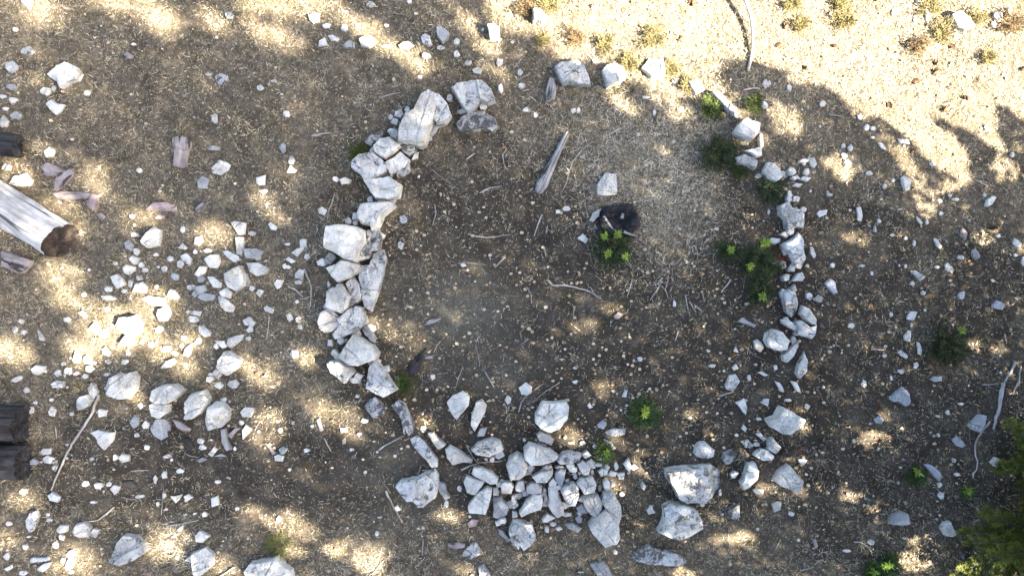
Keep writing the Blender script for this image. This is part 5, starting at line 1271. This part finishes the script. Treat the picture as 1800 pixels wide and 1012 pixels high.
# ------------------------------------------------------------------ the young fir in the lower right corner
def fir(name, label, x0, y0, height, rad, seed, z0=0.25):
    q = np.random.default_rng(seed); g = gzf(x0, y0); root = empty(name, (x0, y0, g))
    v, f = tube([(0, 0, height * t - .1) for t in np.linspace(0, 1, 9)], .07, .012, 9, .08, 1)
    mesh_obj('trunk', v, f, M['trunk'], root)
    LV = []; LF = []; base = []; az = []; el = []; yg = []
    z = z0
    while z < height * .97:
        k = 6; R = rad * (1 - (z / height) ** 1.15) + .06; a0 = q.uniform(0, 6.28)
        for i in range(k):
            a = a0 + 6.283 * i / k + q.uniform(-.25, .25); L = R * q.uniform(.75, 1.1); up = q.uniform(-.10, .22)
            pth = [(math.cos(a) * L * t, math.sin(a) * L * t, z + up * L * t - .06 * L * t * t) for t in (.03, .35, .7, 1)]
            v, f = tube(pth, .012, .004, 4, .1, i, False); nb = len(LV); LV += v; LF += [tuple(c + nb for c in w) for w in f]
            ntw = int(12 + L * 42)
            for j in range(ntw):
                t = q.uniform(.15, 1); side = q.choice([-1, 1]); ta = a + side * q.uniform(.35, 1.15) if t < .96 else a
                tl = (.07 + .26 * (1 - t)) * L ** .5 * q.uniform(.6, 1.1) + .03
                te = q.uniform(-.2, .35); m = int(10 + tl * 110)
                u = q.uniform(0, 1, m) * tl
                b0 = np.array([math.cos(a) * L * t, math.sin(a) * L * t, z + up * L * t - .06 * L * t * t])
                base.append(b0 + np.stack([np.cos(ta) * u * math.cos(te), np.sin(ta) * u * math.cos(te), u * math.sin(te)], 1))
                az.append(ta + q.choice([-1, 1], m) * q.uniform(.3, 1.2, m)); el.append(te + q.uniform(-.3, .9, m)); yg.append(np.full(m, .35 * t + .65 * q.uniform()) * (.6 + .4 * u / tl))
        z += .17 + .03 * z
    mesh_obj('branches', LV, LF, M['dstick'], root)
    base = np.concatenate(base); az = np.concatenate(az); el = np.concatenate(el); k = np.concatenate(yg)[:, None]; m = len(az)
    v, f = blades(base, az, el, q.uniform(.035, .065, m), q.uniform(.007, .012, m), .05)
    col = (np.array([.022, .034, .010]) * (1 - k) + np.array([.20, .205, .035]) * k) * q.uniform(.7, 1.2, (m, 1))  # yellow-green tips, their tone raised to stand for sun on the crown
    fast_mesh('crown', v, f, M['needle'], np.repeat(col, 5, 0), root)
    tag(root, label, 'fir tree')
fir('young_fir', 'yellowish green young fir filling the lower right corner', *W(1812, 930), 2.8, 1.45, 5)
fir('young_fir', 'smaller fir at the right edge above the corner fir', *W(1822, 800), 1.9, .95, 6)

# ------------------------------------------------------------------ tall pines on the sunny side of the clearing; out of view, leaves placed along sun rays so the gaps form the mapped spots
TREES = [(-8.2, 12.0), (-6.15, 14.0), (-4.15, 12.2), (-2.0, 14.4), (-0.5, 12.4), (1.0, 14.2), (3.2, 12.6)]
TAN = math.tan(SUN_EL); CR = 2.3
def crowns():
    n = 330000
    px = rng.uniform(-450, 2150, n); py = rng.uniform(-350, 1400, n)
    T = openness(px, py); k = rng.uniform(0, 1, n) < np.clip(-np.log(np.clip(T, 1e-4, 1)) / 5.0, 0, 1); px = px[k]; py = py[k]
    x = (px - 900) / PPM; y = (506 - py) / PPM
    s = x * SA[0] + y * SA[1]; u = x * SB[0] + y * SB[1]
    ti = np.array([np.argmin(np.abs(np.array([t[0] for t in TREES]) + rng.normal(0, .45, 7) - uu)) for uu in u])
    tu = np.array([t[0] for t in TREES])[ti]; td = np.array([t[1] for t in TREES])[ti]
    off = u - tu; okk = np.abs(off) < CR
    half = np.sqrt(np.maximum(0, CR ** 2 - off ** 2))
    d = td + rng.uniform(-1, 1, len(u)) * half
    z = (d - s) * TAN
    wx = d * SA[0] + u * SB[0]; wy = d * SA[1] + u * SB[1]
    vis = (z < CAM_H) & (np.abs(wx) < 8.25 * (1 - z / CAM_H) + .3) & (np.abs(wy) < 4.75 * (1 - z / CAM_H) + .3)
    okk &= (z > .5) & (z < 19.5) & ~vis
    return wx[okk], wy[okk], z[okk], ti[okk]
lx, ly, lz, lt = crowns()
for i, (tu, td) in enumerate(TREES):
    bx, by = td * SA[0] + tu * SB[0], td * SA[1] + tu * SB[1]; g = gzf(bx, by)
    root = empty('tall_pine', (bx, by, g)); k = lt == i
    hgt = min(20.0, float(lz[k].max()) + .6)
    r_ = random.Random(i)
    v, f = tube([(.05 * math.sin(t * 9 + i), .05 * math.cos(t * 7), hgt * t - .2) for t in np.linspace(0, 1, 14)], .15, .03, 10, .06, i)
    mesh_obj('trunk', v, f, M['trunk'], root)
    LV = []; LF = []
    zz = 1.0
    while zz < hgt - .5:
        a = r_.uniform(0, 6.28); L = CR * r_.uniform(.5, .9)
        v, f = tube([(math.cos(a) * L * t, math.sin(a) * L * t, zz + .35 * L * t) for t in (0, .4, .75, 1)], .025, .008, 5, .1, 1, False)
        nb = len(LV); LV += v; LF += [tuple(c + nb for c in w) for w in f]; zz += r_.uniform(.3, .7)
    mesh_obj('branches', LV, LF, M['trunk'], root)
    c = np.stack([lx[k] - bx, ly[k] - by, lz[k] - g], 1); m = len(c)
    a = rng.normal(0, 1, (m, 3)); a /= np.linalg.norm(a, axis=1)[:, None]
    b = np.cross(a, rng.normal(0, 1, (m, 3))); b /= np.linalg.norm(b, axis=1)[:, None]
    r1 = rng.uniform(.05, .085, m)[:, None]; r2 = rng.uniform(.03, .055, m)[:, None]
    v = np.stack([c - a * r1, c - b * r2, c + a * r1, c + b * r2], 1).reshape(-1, 3)
    f = np.arange(m)[:, None] * 4 + np.array([[0, 1, 2, 3]])
    col = np.array([.03, .045, .014]) * rng.uniform(.6, 1.5, (m, 1))
    fast_mesh('crown', v, f, M['needle'], np.repeat(col, 4, 0), root)
    WH = ['first', 'second', 'third', 'fourth', 'fifth', 'sixth', 'seventh'][i]
    tag(root, f'tall dark pine beside the clearing, {WH} of the row casting its shade', 'pine tree', 'tall pines beside the clearing')
